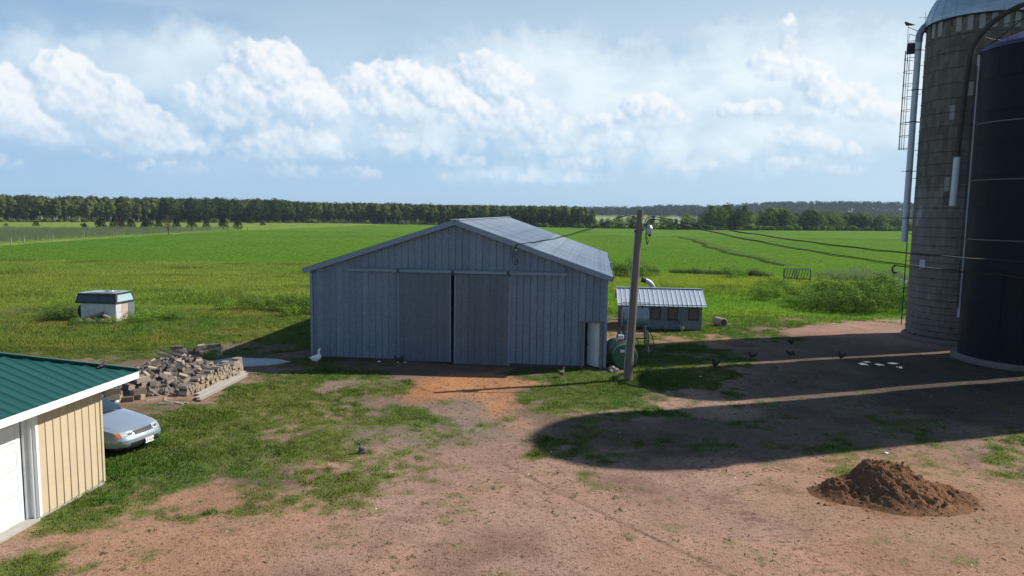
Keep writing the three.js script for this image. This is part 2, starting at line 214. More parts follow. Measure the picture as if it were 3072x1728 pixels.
// ---------------------------------------------------------------- the ground
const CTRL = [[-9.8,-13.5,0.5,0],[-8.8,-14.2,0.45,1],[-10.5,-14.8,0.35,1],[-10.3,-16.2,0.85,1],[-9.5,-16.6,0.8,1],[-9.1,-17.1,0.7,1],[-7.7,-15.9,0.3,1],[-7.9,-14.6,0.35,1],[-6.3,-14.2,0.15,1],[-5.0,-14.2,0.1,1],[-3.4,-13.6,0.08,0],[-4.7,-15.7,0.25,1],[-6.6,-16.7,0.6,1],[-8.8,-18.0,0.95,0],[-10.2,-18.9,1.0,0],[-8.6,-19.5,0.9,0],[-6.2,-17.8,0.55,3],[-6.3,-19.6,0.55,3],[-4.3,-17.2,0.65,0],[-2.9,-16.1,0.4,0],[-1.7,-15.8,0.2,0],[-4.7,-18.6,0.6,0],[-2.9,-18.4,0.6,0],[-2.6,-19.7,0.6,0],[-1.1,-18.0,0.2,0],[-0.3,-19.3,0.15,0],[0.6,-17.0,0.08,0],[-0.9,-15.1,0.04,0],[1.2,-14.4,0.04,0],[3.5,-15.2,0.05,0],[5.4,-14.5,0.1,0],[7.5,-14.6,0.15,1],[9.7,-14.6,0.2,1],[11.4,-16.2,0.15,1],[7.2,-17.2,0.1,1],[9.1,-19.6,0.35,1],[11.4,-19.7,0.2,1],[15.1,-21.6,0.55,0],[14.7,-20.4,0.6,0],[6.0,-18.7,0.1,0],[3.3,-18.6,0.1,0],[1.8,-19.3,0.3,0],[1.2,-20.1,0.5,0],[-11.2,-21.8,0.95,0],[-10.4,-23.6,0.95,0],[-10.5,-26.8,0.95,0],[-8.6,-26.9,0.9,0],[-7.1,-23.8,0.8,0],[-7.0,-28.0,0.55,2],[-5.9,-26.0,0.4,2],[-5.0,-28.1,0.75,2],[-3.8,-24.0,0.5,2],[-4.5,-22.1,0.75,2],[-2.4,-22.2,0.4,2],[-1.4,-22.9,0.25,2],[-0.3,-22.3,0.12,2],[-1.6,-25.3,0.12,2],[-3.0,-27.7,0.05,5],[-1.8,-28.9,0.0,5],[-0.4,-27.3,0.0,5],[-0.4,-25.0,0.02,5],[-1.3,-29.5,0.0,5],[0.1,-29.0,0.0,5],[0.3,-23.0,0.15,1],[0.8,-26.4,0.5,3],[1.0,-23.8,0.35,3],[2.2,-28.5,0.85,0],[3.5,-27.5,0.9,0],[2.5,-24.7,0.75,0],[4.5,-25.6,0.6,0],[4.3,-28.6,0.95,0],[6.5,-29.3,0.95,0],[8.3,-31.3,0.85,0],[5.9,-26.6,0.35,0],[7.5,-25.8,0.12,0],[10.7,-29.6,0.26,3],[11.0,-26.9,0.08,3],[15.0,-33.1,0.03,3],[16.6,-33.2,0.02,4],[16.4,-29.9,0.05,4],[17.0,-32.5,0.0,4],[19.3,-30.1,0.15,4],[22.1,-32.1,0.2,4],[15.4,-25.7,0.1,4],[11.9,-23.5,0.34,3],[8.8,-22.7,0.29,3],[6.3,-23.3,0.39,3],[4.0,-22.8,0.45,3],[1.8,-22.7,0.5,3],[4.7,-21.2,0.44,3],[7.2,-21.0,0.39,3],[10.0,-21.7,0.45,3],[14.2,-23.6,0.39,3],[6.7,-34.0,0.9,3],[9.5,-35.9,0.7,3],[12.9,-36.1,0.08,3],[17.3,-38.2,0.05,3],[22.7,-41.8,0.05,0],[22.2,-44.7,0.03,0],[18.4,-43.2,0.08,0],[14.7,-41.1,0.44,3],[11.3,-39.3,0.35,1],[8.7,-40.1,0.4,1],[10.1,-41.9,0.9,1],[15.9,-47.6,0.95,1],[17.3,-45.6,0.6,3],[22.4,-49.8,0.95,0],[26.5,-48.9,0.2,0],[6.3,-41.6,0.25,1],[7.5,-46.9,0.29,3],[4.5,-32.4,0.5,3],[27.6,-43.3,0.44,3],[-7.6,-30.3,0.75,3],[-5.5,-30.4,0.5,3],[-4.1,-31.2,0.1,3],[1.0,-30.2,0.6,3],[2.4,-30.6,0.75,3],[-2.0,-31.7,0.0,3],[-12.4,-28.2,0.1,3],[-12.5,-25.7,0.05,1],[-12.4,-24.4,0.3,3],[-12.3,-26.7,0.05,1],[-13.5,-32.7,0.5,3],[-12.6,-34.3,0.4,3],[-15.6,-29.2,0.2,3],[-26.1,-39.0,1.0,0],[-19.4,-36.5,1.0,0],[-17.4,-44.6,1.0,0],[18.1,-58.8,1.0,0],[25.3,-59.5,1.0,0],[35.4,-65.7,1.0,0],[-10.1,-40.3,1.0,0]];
const TONES = [[0.308, 0.188, 0.142], [0.305, 0.180, 0.118], [0.205, 0.150, 0.115], [0.158, 0.110, 0.082], [0.080, 0.058, 0.045], [0.37, 0.178, 0.088]];  // the dark brown tone is soil, and also paints shade along the silo shadows
function groundAt(x, z) {                                 // [grass cover, dirt colour with some painted shade] from what the yard shows
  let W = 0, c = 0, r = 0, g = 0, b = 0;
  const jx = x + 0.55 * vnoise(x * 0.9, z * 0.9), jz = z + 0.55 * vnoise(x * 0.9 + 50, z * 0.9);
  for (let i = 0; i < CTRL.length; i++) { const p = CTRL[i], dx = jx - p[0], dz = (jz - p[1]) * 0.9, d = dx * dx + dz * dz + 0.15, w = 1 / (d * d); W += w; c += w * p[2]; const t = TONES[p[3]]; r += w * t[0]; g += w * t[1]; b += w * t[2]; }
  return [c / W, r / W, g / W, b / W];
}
const gy = (x, z) => { const e = Math.min(1, Math.max(0, Math.min(x + 33, 41 - x, z + 49, -7 - z) / 4)); return e * (0.05 + 0.05 * vnoise(x * 0.16, z * 0.16) + 0.018 * vnoise(x * 0.7, z * 0.7)); };
const YX0 = -34, YX1 = 42, YZ0 = -50, YZ1 = -6;
const YW = 2048, YH = 2048, cover = new Float32Array(YW * YH / 16);
{ const n = YW / 4; for (let j = 0; j < n; j++) for (let i = 0; i < n; i++) cover[j * n + i] = groundAt(mix(YX0, YX1, (i + 0.5) / n), mix(YZ1, YZ0, (j + 0.5) / n))[0]; }
function coverAt(x, z) { const n = YW / 4, i = Math.floor((x - YX0) / (YX1 - YX0) * n), j = Math.floor((z - YZ1) / (YZ0 - YZ1) * n); return i < 0 || j < 0 || i >= n || j >= n ? 1 : cover[j * n + i]; }
// ragged patches: how much grass really grows at a point
function grassAt(x, z) { const c = coverAt(x, z), n = fbm(x * 0.85, z * 0.85, 3) * 0.62 + fbm(x * 3.1, z * 3.1, 2) * 0.36; return sstep(-0.30, 0.28, c - 0.5 + n * (1 - Math.abs(c - 0.5) * 1.0)); }
{
  const n2 = YW / 8, tone = new Float32Array(n2 * n2 * 3);
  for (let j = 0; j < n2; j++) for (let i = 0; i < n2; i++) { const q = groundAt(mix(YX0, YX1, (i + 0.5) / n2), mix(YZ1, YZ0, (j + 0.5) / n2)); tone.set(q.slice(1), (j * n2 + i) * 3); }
  const map = texture(YW, YH, (px, py, u, v) => {
    const x = mix(YX0, YX1, u), z = mix(YZ1, YZ0, v), k = (Math.min(n2 - 1, Math.floor(v * n2)) * n2 + Math.min(n2 - 1, Math.floor(u * n2))) * 3;
    const g = grassAt(x, z), m1 = fbm(x * 0.5, z * 0.5, 3), m2 = fbm(x * 2.3, z * 2.3, 3), f = vnoise(x * 19, z * 19) * 0.5 + vnoise(x * 41, z * 41) * 0.6;
    let s = 1 + 0.18 * m1 + 0.16 * m2 + 0.15 * f; const soilpatch = sstep(0.25, 0.6, fbm(x * 0.42 + 60, z * 0.55 + 9, 4) + 0.15 * f); s *= 1 - 0.26 * soilpatch;
    const litter = sstep(0.34, 0.55, vnoise(x * 15, z * 17) * 0.5 + vnoise(x * 37 + 7, z * 41) * 0.6 + 0.16 * m2);     // dark crumbs, chaff and bark
    s *= 1 - 0.48 * litter;
    // wheel ruts pressed and dug into the dirt
    const rut = (a, b, c, d, w) => { const L = Math.hypot(c - a, d - b), t = ((x - a) * (c - a) + (z - b) * (d - b)) / (L * L), q = Math.abs((x - a) * (d - b) - (z - b) * (c - a)) / L + 0.05 * m2; return t > 0 && t < 1 ? sstep(w, w * 0.4, q) : 0; };
    const ru = Math.max(rut(-0.2, -19.4, 4.6, -12.8, 0.10) * (0.6 + 0.6 * m2), 0.5 * rut(5.2, -17.5, 6.6, -12, 0.45) * sstep(-0.1, 0.5, vnoise(x * 4, z * 14)));
    s *= 1 - 0.5 * clamp(ru);
    const warm = 0.06 * fbm(x * 0.3 + 9, z * 0.3, 3);
    const spill = sstep(0.5, 0.9, Math.exp(-(Math.pow((x - 9.6) / 2.7, 2) + Math.pow((z + 17.3) / 1.9, 2))) + 0.35 * m2 + 0.25 * f);     // soil spilt round the mound
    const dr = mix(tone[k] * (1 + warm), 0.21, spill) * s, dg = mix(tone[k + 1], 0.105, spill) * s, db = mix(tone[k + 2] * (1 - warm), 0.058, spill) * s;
    const gs = 1 + 0.3 * m2 + 0.3 * f, yel = clamp(0.5 + 0.9 * fbm(x * 0.23 + 4, z * 0.23, 3));
    const gr = mix(0.060, 0.110, yel) * gs, gg = mix(0.105, 0.130, yel) * gs, gb = mix(0.020, 0.026, yel) * gs;
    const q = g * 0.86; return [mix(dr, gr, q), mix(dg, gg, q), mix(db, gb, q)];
  });
  map.wrapS = map.wrapT = THREE.ClampToEdgeWrapping;
  const geo = grid(260, 160, (u, v) => { const x = mix(YX0, YX1, u), z = mix(YZ1, YZ0, v); return [x, gy(x, z), z, u, v]; });
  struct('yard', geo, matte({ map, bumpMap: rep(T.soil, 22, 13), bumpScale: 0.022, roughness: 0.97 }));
}
// meadow, far pasture and the crop field
T.meadow = texture(1024, 1024, (x, y, u, v) => { const a = tn(u, v, 4, 4), b = tn(u, v, 32, 4), c = tn(u, v, 200, 2), s = 1 + 0.3 * b + 0.35 * c, t = clamp(0.5 + 0.8 * a + 0.4 * b); return [mix(0.125, 0.190, t) * s, mix(0.205, 0.228, t) * s, mix(0.024, 0.032, t) * s]; });
T.stubble = texture(256, 256, (x, y, u, v) => { const s = 1 + 0.14 * tn(u, v, 4, 4) + 0.1 * tn(u, v, 40, 2); return [0.22 * s, 0.27 * s, 0.14 * s]; });
T.crop = texture(1024, 1024, (x, y, u, v) => { const a = tn(u, v, 3, 4), b = tn(u, v, 40, 3), c = tn(u, v, 220, 2), s = 1 + 0.12 * a + 0.16 * b + 0.22 * c, t = clamp(0.5 + 0.7 * a + 0.3 * b); return [mix(0.082, 0.112, t) * s, mix(0.180, 0.200, t) * s, mix(0.013, 0.016, t) * s]; });
{
  const sheet = (name, pts, y, tile, mat) => { const s = new THREE.Shape(pts.map(p => new THREE.Vector2(p[0], -p[1]))), g = new THREE.ShapeGeometry(s); g.rotateX(-Math.PI / 2).translate(0, y, 0); const p = g.attributes.position, uv = g.attributes.uv; for (let i = 0; i < p.count; i++) uv.setXY(i, p.getX(i) / tile, p.getZ(i) / tile); return struct(name, g, mat); };
  const wavy = (a, b, n, amp) => Array.from({ length: n }, (_, i) => { const t = i / n, x = mix(a[0], b[0], t), z = mix(a[1], b[1], t); return [x + amp * vnoise(x * 0.2, z * 0.2), z + amp * vnoise(x * 0.2 + 40, z * 0.2)]; });
  sheet('ground', [[-5000, 600], [5000, 600], [5000, -5000], [-5000, -5000]], -0.16, 60, matte({ map: T.meadow, color: rgb(0.92, 0.95, 1.1), roughness: 1 }));
  sheet('meadow', [[-150, 30], [150, 30], [150, -62], [80, -66], ...wavy([42, -78], [14.5, -86.5], 16, 0.8), ...wavy([14.5, -86.5], [-26, -91.5], 20, 0.8), ...wavy([-26, -91.5], [-64, -90.5], 20, 0.8), ...wavy([-64, -90.5], [-150, -86], 10, 0.8)], -0.05, 23, matte({ map: T.meadow, roughness: 1, bumpMap: rep(T.soil, 3, 3), bumpScale: 0.12 }));
  sheet('crop_field', [[150, -62], [80, -66], [42, -78], [14.5, -86.5], [-26, -91.5], [-64, -90.5], [-77, -107], [-86, -122], [-88.5, -150], [-87.5, -182], [-80, -232], [-70.5, -282], [-60, -345], [-30, -352], [30, -324], [67, -312], [130, -330], [190, -350], [330, -400], [420, -300]], -0.08, 37, matte({ map: T.crop, roughness: 1, bumpMap: rep(T.soil, 7, 7), bumpScale: 0.15 }));
  sheet('far_field', [[60, -1500], [1400, -1500], [1400, -420], [300, -420], [190, -380], [60, -380]], -0.12, 90, matte({ map: T.stubble, roughness: 1 }));
}

// ---------------------------------------------------------------- the barn
const M = {};
const galv = (r, g, b, o = {}) => std({ map: rep(T.galv, 0.45, 0.45), color: rgb(r, g, b), roughness: 0.55, metalness: 0.25, ...o });
M.barnWall = [galv(0.210, 0.275, 0.378), galv(0.192, 0.254, 0.352), galv(0.228, 0.294, 0.400)];
M.barnDoor = [galv(0.135, 0.168, 0.222), galv(0.150, 0.184, 0.242), galv(0.122, 0.152, 0.204)];
M.barnTrim = galv(0.255, 0.315, 0.42);
M.barnRoof = [galv(0.58, 0.65, 0.75, { roughness: 0.42, metalness: 0.3 }), galv(0.54, 0.61, 0.71, { roughness: 0.45, metalness: 0.3 }), galv(0.64, 0.70, 0.79, { roughness: 0.4, metalness: 0.3 })];
M.oldWood = std({ map: T.wood, color: rgb(0.24, 0.21, 0.185), roughness: 0.95, bumpMap: T.rough, bumpScale: 0.01 });
M.darkWood = std({ map: T.wood, color: rgb(0.085, 0.075, 0.068), roughness: 0.95 });
M.black = std({ color: rgb(0.012, 0.012, 0.013), roughness: 0.7 });
M.iron = std({ color: rgb(0.035, 0.036, 0.04), roughness: 0.6, metalness: 0.5 });
M.steel = std({ map: T.galv, color: rgb(0.48, 0.52, 0.57), roughness: 0.45, metalness: 0.6 });
M.doorWhite = std({ map: T.paint, color: rgb(0.66, 0.74, 0.80), roughness: 0.5 });
// one ribbed sheet, w wide, in the plane z = 0; bottom and top height at each x
function ribbed(w, y0, y1, x0, ribW = 0.05, ribH = 0.022, mid = true) {
  const prof = [[0, 0], [0.004, ribH], [ribW, ribH], [ribW + 0.014, 0]]; if (mid) prof.push([w * 0.52, 0], [w * 0.54, ribH * 0.32], [w * 0.62, ribH * 0.32], [w * 0.64, 0]); prof.push([w - 0.004, 0]);
  return boxUV(grid(prof.length - 1, 1, (u, v) => { const p = prof[Math.round(u * (prof.length - 1))], x = x0 + p[0]; return [x, v ? y1(x) : y0(x), p[1]]; }).toNonIndexed());
}
{
  const B = thing('barn', 'large blue grey ribbed metal barn with two tall sliding doors', 'barn', [-9.29, 0, -33.14], -0.1159);
  const W = 13.58, Dp = 18.6, EH = 4.34, RH = 6.56, mid = W / 2, top = x => x < mid ? mix(EH, RH, x / mid) : mix(RH, EH - 0.08, (x - mid) / mid);
  const rnd = rngOf(11), n = 44, pw = W / n;
  for (let i = 0; i < n; i++) {
    const x0 = i * pw, xm = x0 + pw / 2, overDoor = xm > 4.5 && xm < 9.0, overWalk = xm > 12.55 && xm < 13.36;
    const y0 = overDoor ? 4.1 : overWalk ? 2.16 : 0.16 + 0.02 * rnd();
    const p = part(B, 'wall_panel', ribbed(pw - 0.014, () => y0, x => top(Math.min(x, W)) - 0.02, x0, 0.055, 0.034), M.barnWall[Math.floor(rnd() * 3)]); p.position.z = 0.004 * rnd();
  }
  // sides and back, ribbed sheets too, in one piece each: the photograph does not show them
  const side = (L) => merge(Array.from({ length: Math.round(L / 0.31) }, (_, i) => ribbed(0.31, () => -0.08, () => EH - 0.1, i * 0.31)));
  part(B, 'side_wall', side(Dp).rotateY(Math.PI / 2).translate(W, 0, 0), M.barnWall[0]);
  part(B, 'side_wall', side(Dp).rotateY(-Math.PI / 2).translate(0, 0, -Dp), M.barnWall[0]);
  part(B, 'back_wall', merge(Array.from({ length: n }, (_, i) => ribbed(pw, () => -0.08, x => top(Math.min(x, W)) - 0.02, i * pw))).rotateY(Math.PI).translate(W, 0, -Dp), M.barnWall[0]);
  part(B, 'skirt_board', box(4.5, 0.22, 0.05, 2.2, -0.04, -0.02), M.darkWood);
  part(B, 'skirt_board', box(3.6, 0.22, 0.05, 10.75, -0.04, -0.02), M.darkWood);
  part(B, 'corner_trim', box(0.12, EH - 0.2, 0.03, 0.05, 0.12, 0.034), M.barnTrim);
  part(B, 'corner_trim', box(0.12, EH - 0.3, 0.03, W - 0.05, 0.12, 0.034), M.barnTrim);
  // two sliding doors hang before the opening
  for (const [x0, x1, tilt] of [[4.16, 6.62, 0.004], [6.75, 9.28, -0.005]]) {
    const d = part(B, 'sliding_door', box(x1 - x0 - 0.02, 3.98, 0.03, (x0 + x1) / 2, 0.14, 0.09), M.oldWood);
    const m = 8, w = (x1 - x0) / m;
    for (let i = 0; i < m; i++) { const p = part(d, 'door_panel', ribbed(w - 0.008, () => 0.1 + 0.02 * rnd(), () => 4.16, x0 + i * w, 0.04, 0.02), M.barnDoor[Math.floor(rnd() * 3)]); p.position.z = 0.112 + 0.003 * rnd(); }
    part(d, 'door_edge', box(0.06, 4.0, 0.06, x0 + 0.03, 0.13, 0.105), M.barnTrim);
    part(d, 'door_edge', box(0.06, 4.0, 0.06, x1 - 0.03, 0.13, 0.105), M.barnTrim);
    d.rotation.z = tilt;
  }
  const tr = part(B, 'door_track', box(9.95, 0.11, 0.13, 6.83, 4.2, 0.13), M.barnTrim);
  part(tr, 'track_cover', box(9.97, 0.03, 0.2, 6.83, 4.32, 0.12), M.barnWall[0]);
  for (const x of [4.2, 6.7, 9.2]) part(tr, 'track_bracket', box(0.09, 0.17, 0.05, x, 4.17, 0.215), M.iron);
  // the small walk-in door stands open inwards
  const fr = part(B, 'door_frame', merge([box(0.09, 2.08, 0.12, 12.52, 0.06, 0.03), box(0.09, 2.08, 0.12, 13.37, 0.06, 0.03), box(0.94, 0.07, 0.12, 12.945, 2.14, 0.03)]), M.oldWood);
  part(fr, 'door_sill', box(1.1, 0.1, 0.25, 12.95, -0.02, 0.06), M.darkWood);
  const leaf = part(B, 'door_leaf', box(0.78, 1.97, 0.045, -0.39, 0, 0), M.doorWhite); leaf.position.set(13.31, 0.13, -0.03); leaf.rotation.y = -0.78;
  part(leaf, 'handle', new THREE.SphereGeometry(0.03, 10, 8).translate(-0.7, 0.95, 0.05), M.iron);
  // roof: ribbed sheets in two courses on the slope that shows, one piece on the other
  const slopeR = Math.atan2(RH - (EH - 0.08), mid), LR = Math.hypot(mid, RH - EH + 0.08) + 0.22, np = 21, rw = (Dp + 0.5) / np;
  for (let c = 0; c < 2; c++) for (let i = 0; i < np; i++) {
    const l0 = c ? LR * 0.49 : 0, l1 = c ? LR : LR * 0.5;
    const g = merge([0, 1, 2].map(k => ribbed(rw / 3, () => -l1, () => -l0, k * rw / 3, 0.035, 0.018, false)));
    g.rotateX(-Math.PI / 2); // now x along the length, z = -(-l) downslope
    const m = part(B, 'roof_panel', g, M.barnRoof[Math.floor(rnd() * 3)]);
    m.position.set(mid, RH + 0.03 - c * 0.012 + 0.003 * rnd(), 0.28 - 0); m.rotation.order = 'YXZ'; m.rotation.set(0, Math.PI / 2, 0); m.position.z = 0.26 - i * rw; m.rotateX(slopeR);
  }
  const lg = boxUV(grid(1, 1, (u, v) => [mix(mid, -0.22, u), mix(RH + 0.03, EH - 0.05, u), mix(0.26, -Dp - 0.24, v)]).toNonIndexed());
  part(B, 'roof_slope', lg, M.barnRoof[1]);
  part(B, 'ridge_cap', merge([bar(V(mid + 0.11, RH + 0.025, 0.3), V(mid + 0.11, RH + 0.025, -Dp - 0.26), 0.26, 0.012).rotateX(0), bar(V(mid - 0.1, RH + 0.022, 0.3), V(mid - 0.1, RH + 0.022, -Dp - 0.26), 0.24, 0.012)]), M.barnRoof[2]);
  part(B, 'rake_trim', bar(V(-0.24, EH - 0.19, 0.27), V(mid, RH - 0.09, 0.27), 0.22, 0.05), M.barnTrim);
  part(B, 'rake_trim', bar(V(mid, RH - 0.09, 0.27), V(W + 0.24, EH - 0.27, 0.27), 0.22, 0.05), M.barnTrim);
  part(B, 'eave_trim', box(0.05, 0.16, Dp + 0.5, W + 0.2, EH - 0.29, -Dp / 2 + 0.01), M.barnTrim);
  part(B, 'eave_trim', box(0.05, 0.16, Dp + 0.5, -0.22, EH - 0.2, -Dp / 2 + 0.01), M.barnTrim);
  part(B, 'soffit', extrude([[-0.2, EH - 0.12], [mid, RH - 0.03], [W + 0.18, EH - 0.2], [W + 0.18, EH - 0.17], [mid, RH], [-0.2, EH - 0.09]], 0.24).translate(0, 0, 0.01), M.darkWood);
  const drip = part(B, 'bent_gutter', tube(Array.from({ length: 12 }, (_, i) => V(W + 0.25 + 0.04 * Math.sin(i * 2.1), EH - 0.14 - 0.05 * Math.sin(i * 1.3), 0.3 - i * Dp / 11)), 0.035, 60, 5), M.iron);
  // service entrance: weatherhead loops on the gable
  const wl = part(B, 'service_loop', merge([tube([V(9.55, 5.52, 0.33), V(9.46, 5.25, 0.31), V(9.38, 4.95, 0.3), V(9.42, 4.72, 0.31), V(9.55, 4.66, 0.31), V(9.62, 4.78, 0.31), V(9.56, 4.88, 0.31)], 0.018, 40, 5), tube([V(9.57, 5.52, 0.33), V(9.53, 5.2, 0.31), V(9.5, 4.9, 0.3), V(9.55, 4.75, 0.3)], 0.014, 30, 5)]), M.black);
  part(wl, 'insulator', new THREE.SphereGeometry(0.035, 8, 6).translate(9.55, 5.3, 0.32), std({ color: rgb(0.75, 0.75, 0.72), roughness: 0.4 }));
}

// ---------------------------------------------------------------- the garage
M.beige = std({ map: T.paint, color: rgb(0.585, 0.465, 0.320), roughness: 0.62 });
M.beige2 = std({ map: T.paint, color: rgb(0.56, 0.445, 0.305), roughness: 0.62 });
M.white = std({ map: T.paint, color: rgb(0.80, 0.81, 0.82), roughness: 0.5 });
M.green = [std({ map: T.paint, color: rgb(0.010, 0.078, 0.072), roughness: 0.5, metalness: 0.1 }), std({ map: T.paint, color: rgb(0.012, 0.085, 0.078), roughness: 0.52, metalness: 0.1 })];
M.footing = std({ map: T.conc, color: rgb(0.20, 0.185, 0.165), roughness: 0.95, bumpMap: T.rough, bumpScale: 0.008 });
M.concrete = std({ map: T.conc, color: rgb(0.44, 0.42, 0.39), roughness: 0.95, bumpMap: T.rough, bumpScale: 0.008 });
{
  const G = thing('garage', 'beige metal sided garage with green hip roof and white overhead door', 'garage', [-10.23, 0, -17.65], -0.107);
  const ZN = 8.0, XW = -8.0;
  part(G, 'foundation', merge([box(0.24, 0.3, 2.2, -0.13, -0.16, 1.08), box(8, 0.3, 0.24, -4.0, -0.16, 0.13), box(0.24, 0.3, 8, -7.9, -0.16, 4)]), M.concrete);
  part(G, 'door_apron', box(0.34, 0.16, 5.4, -0.1, -0.1, 4.95), M.concrete);
  const n = 9, pw = 2.13 / n;
  for (let i = 0; i < n; i++) { const p = part(G, 'siding_panel', ribbed(pw, () => 0.08, () => 2.62, 0, 0.026, 0.02, false).rotateY(Math.PI / 2), i % 2 ? M.beige : M.beige2); p.position.set(0, 0, (i + 1) * pw); }
  part(G, 'corner_trim', box(0.03, 2.5, 0.07, 0.012, 0.08, 0.035), M.beige2);
  part(G, 'corner_trim', box(0.035, 2.48, 0.075, 0.014, 0.08, 2.165), M.white);
  part(G, 'side_wall', box(8, 2.6, 0.05, -4.02, 0.07, 0.02), M.beige);
  part(G, 'side_wall', box(8, 2.6, 0.05, -4.02, 0.07, ZN), M.beige);
  part(G, 'back_wall', box(0.05, 2.6, 8, -8, 0.07, 4.0), M.beige);
  part(G, 'front_wall', merge([box(0.05, 2.6, 0.45, -0.03, 0.07, ZN - 0.25), box(0.05, 0.3, 5.4, -0.24, 2.3, 4.9)]), M.beige);
  part(G, 'door_jamb', merge([box(0.26, 2.45, 0.03, -0.12, 0.02, 2.2), box(0.05, 2.45, 0.10, -0.2, 0.02, 2.26), box(0.03, 2.45, 0.05, -0.06, 0.02, 2.225)]), M.white);
  part(G, 'door_jamb', box(0.26, 2.45, 0.05, -0.12, 0.02, 7.62), M.white);
  // overhead door: four sections of raised panels
  const door = part(G, 'overhead_door', box(0.03, 2.34, 5.28, -0.27, 0.04, 4.96), M.white);
  for (let r = 0; r < 4; r++) {
    part(door, 'door_section', box(0.02, 0.575, 5.28, -0.25, 0.05 + r * 0.585, 4.96), M.white);
    for (let c = 0; c < 6; c++) {
      const z = 2.36 + 0.44 + c * 0.872, y = 0.05 + r * 0.585 + 0.2875, f = (w, h, x) => [[z - w / 2, y - h / 2], [z + w / 2, y - h / 2], [z + w / 2, y + h / 2], [z - w / 2, y + h / 2]];
      const ring = extrude([...f(0.74, 0.42, 0)], 0.008); // raised field with a moulded rim
      const s = new THREE.Shape(f(0.76, 0.44).map(p => new THREE.Vector2(p[0], p[1]))); s.holes.push(new THREE.Path(f(0.68, 0.36).map(p => new THREE.Vector2(p[0], p[1]))));
      const rim = boxUV(new THREE.ExtrudeGeometry(s, { depth: 0.006, bevelEnabled: true, bevelSize: 0.012, bevelThickness: 0.008, bevelSegments: 1 }));
      const fld = new THREE.Shape(f(0.6, 0.28).map(p => new THREE.Vector2(p[0], p[1]))), fg = boxUV(new THREE.ExtrudeGeometry(fld, { depth: 0.006, bevelEnabled: true, bevelSize: 0.02, bevelThickness: 0.008, bevelSegments: 1 }));
      const g = merge([rim, fg]); g.rotateY(-Math.PI / 2).scale(-1, 1, 1).translate(-0.236, 0, 0); const ix = g.attributes.position.array; for (let q = 0; q < ix.length; q += 9) for (let k = 0; k < 3; k++) { const t = ix[q + k]; ix[q + k] = ix[q + 6 + k]; ix[q + 6 + k] = t; } g.computeVertexNormals(); boxUV(g);
      part(door, 'door_field', g, M.white);
    }
  }
  // hip roof; slope 0.36; eaves at x = 0.4 and z = -0.9
  const k = 0.36, ex = 0.42, ez = -0.92, y0 = 2.7, zEnd = ZN + 0.9, xEnd = XW - 0.4, run = (ex - xEnd) / 2;
  const rp = 0.29; let i = 0;
  for (let z = ez; z < zEnd - 0.05; z += rp, i++) {
    const zz = Math.min(z + rp, zEnd), up = q => Math.min(q - ez, zEnd - q, run), prof = [[0, 0], [0.004, 0.036], [0.036, 0.036], [0.046, 0], [rp * 0.5, 0], [rp, 0]];
    const g = boxUV(grid(prof.length - 1, 1, (u, v) => { const p = prof[Math.round(u * (prof.length - 1))], q = Math.min(z + p[0], zz), r = v * Math.max(0, up(q)); return [ex - r, y0 + r * k + p[1], q]; }, false).toNonIndexed());
    part(G, 'roof_panel', g, M.green[i % 2]);
  }
  const hip = (a, b, c, d) => { const g = new THREE.BufferGeometry().setFromPoints([a, b, c, a, c, d]); g.computeVertexNormals(); g.setAttribute('uv', new THREE.Float32BufferAttribute(new Float32Array(12), 2)); return boxUV(g); };
  const R1 = V(ex - run, y0 + run * k, ez + run), R2 = V(ex - run, y0 + run * k, zEnd - run);
  part(G, 'roof_slope', hip(V(ex, y0, ez), V(xEnd, y0, ez), R1, R1), M.green[0]);
  part(G, 'roof_slope', hip(V(xEnd, y0, ez), V(xEnd, y0, zEnd), R2, R1), M.green[0]);
  part(G, 'roof_slope', hip(V(xEnd, y0, zEnd), V(ex, y0, zEnd), R2, R2), M.green[0]);
  const cap = (a, b) => merge([bar(a, b, 0.2, 0.03)]);
  for (const [a, b] of [[V(ex, y0 + 0.035, ez), R1.clone().add(V(0, 0.035, 0))], [V(xEnd, y0 + 0.035, ez), R1.clone().add(V(0, 0.035, 0))], [R1.clone().add(V(0, 0.03, 0)), R2.clone().add(V(0, 0.03, 0))]]) part(G, 'ridge_cap', cap(a, b), M.green[1]);
  part(G, 'fascia', box(0.03, 0.17, zEnd - ez, ex - 0.005, y0 - 0.165, (zEnd + ez) / 2), M.white);
  part(G, 'fascia', box(ex - xEnd, 0.17, 0.03, (ex + xEnd) / 2, y0 - 0.165, ez + 0.01), M.white);
  part(G, 'soffit', merge([box(0.62, 0.015, zEnd - ez - 0.04, ex - 0.33, y0 - 0.15, (zEnd + ez) / 2), box(8.4, 0.015, 0.88, -3.9, y0 - 0.15, ez + 0.46)]), M.white);
}

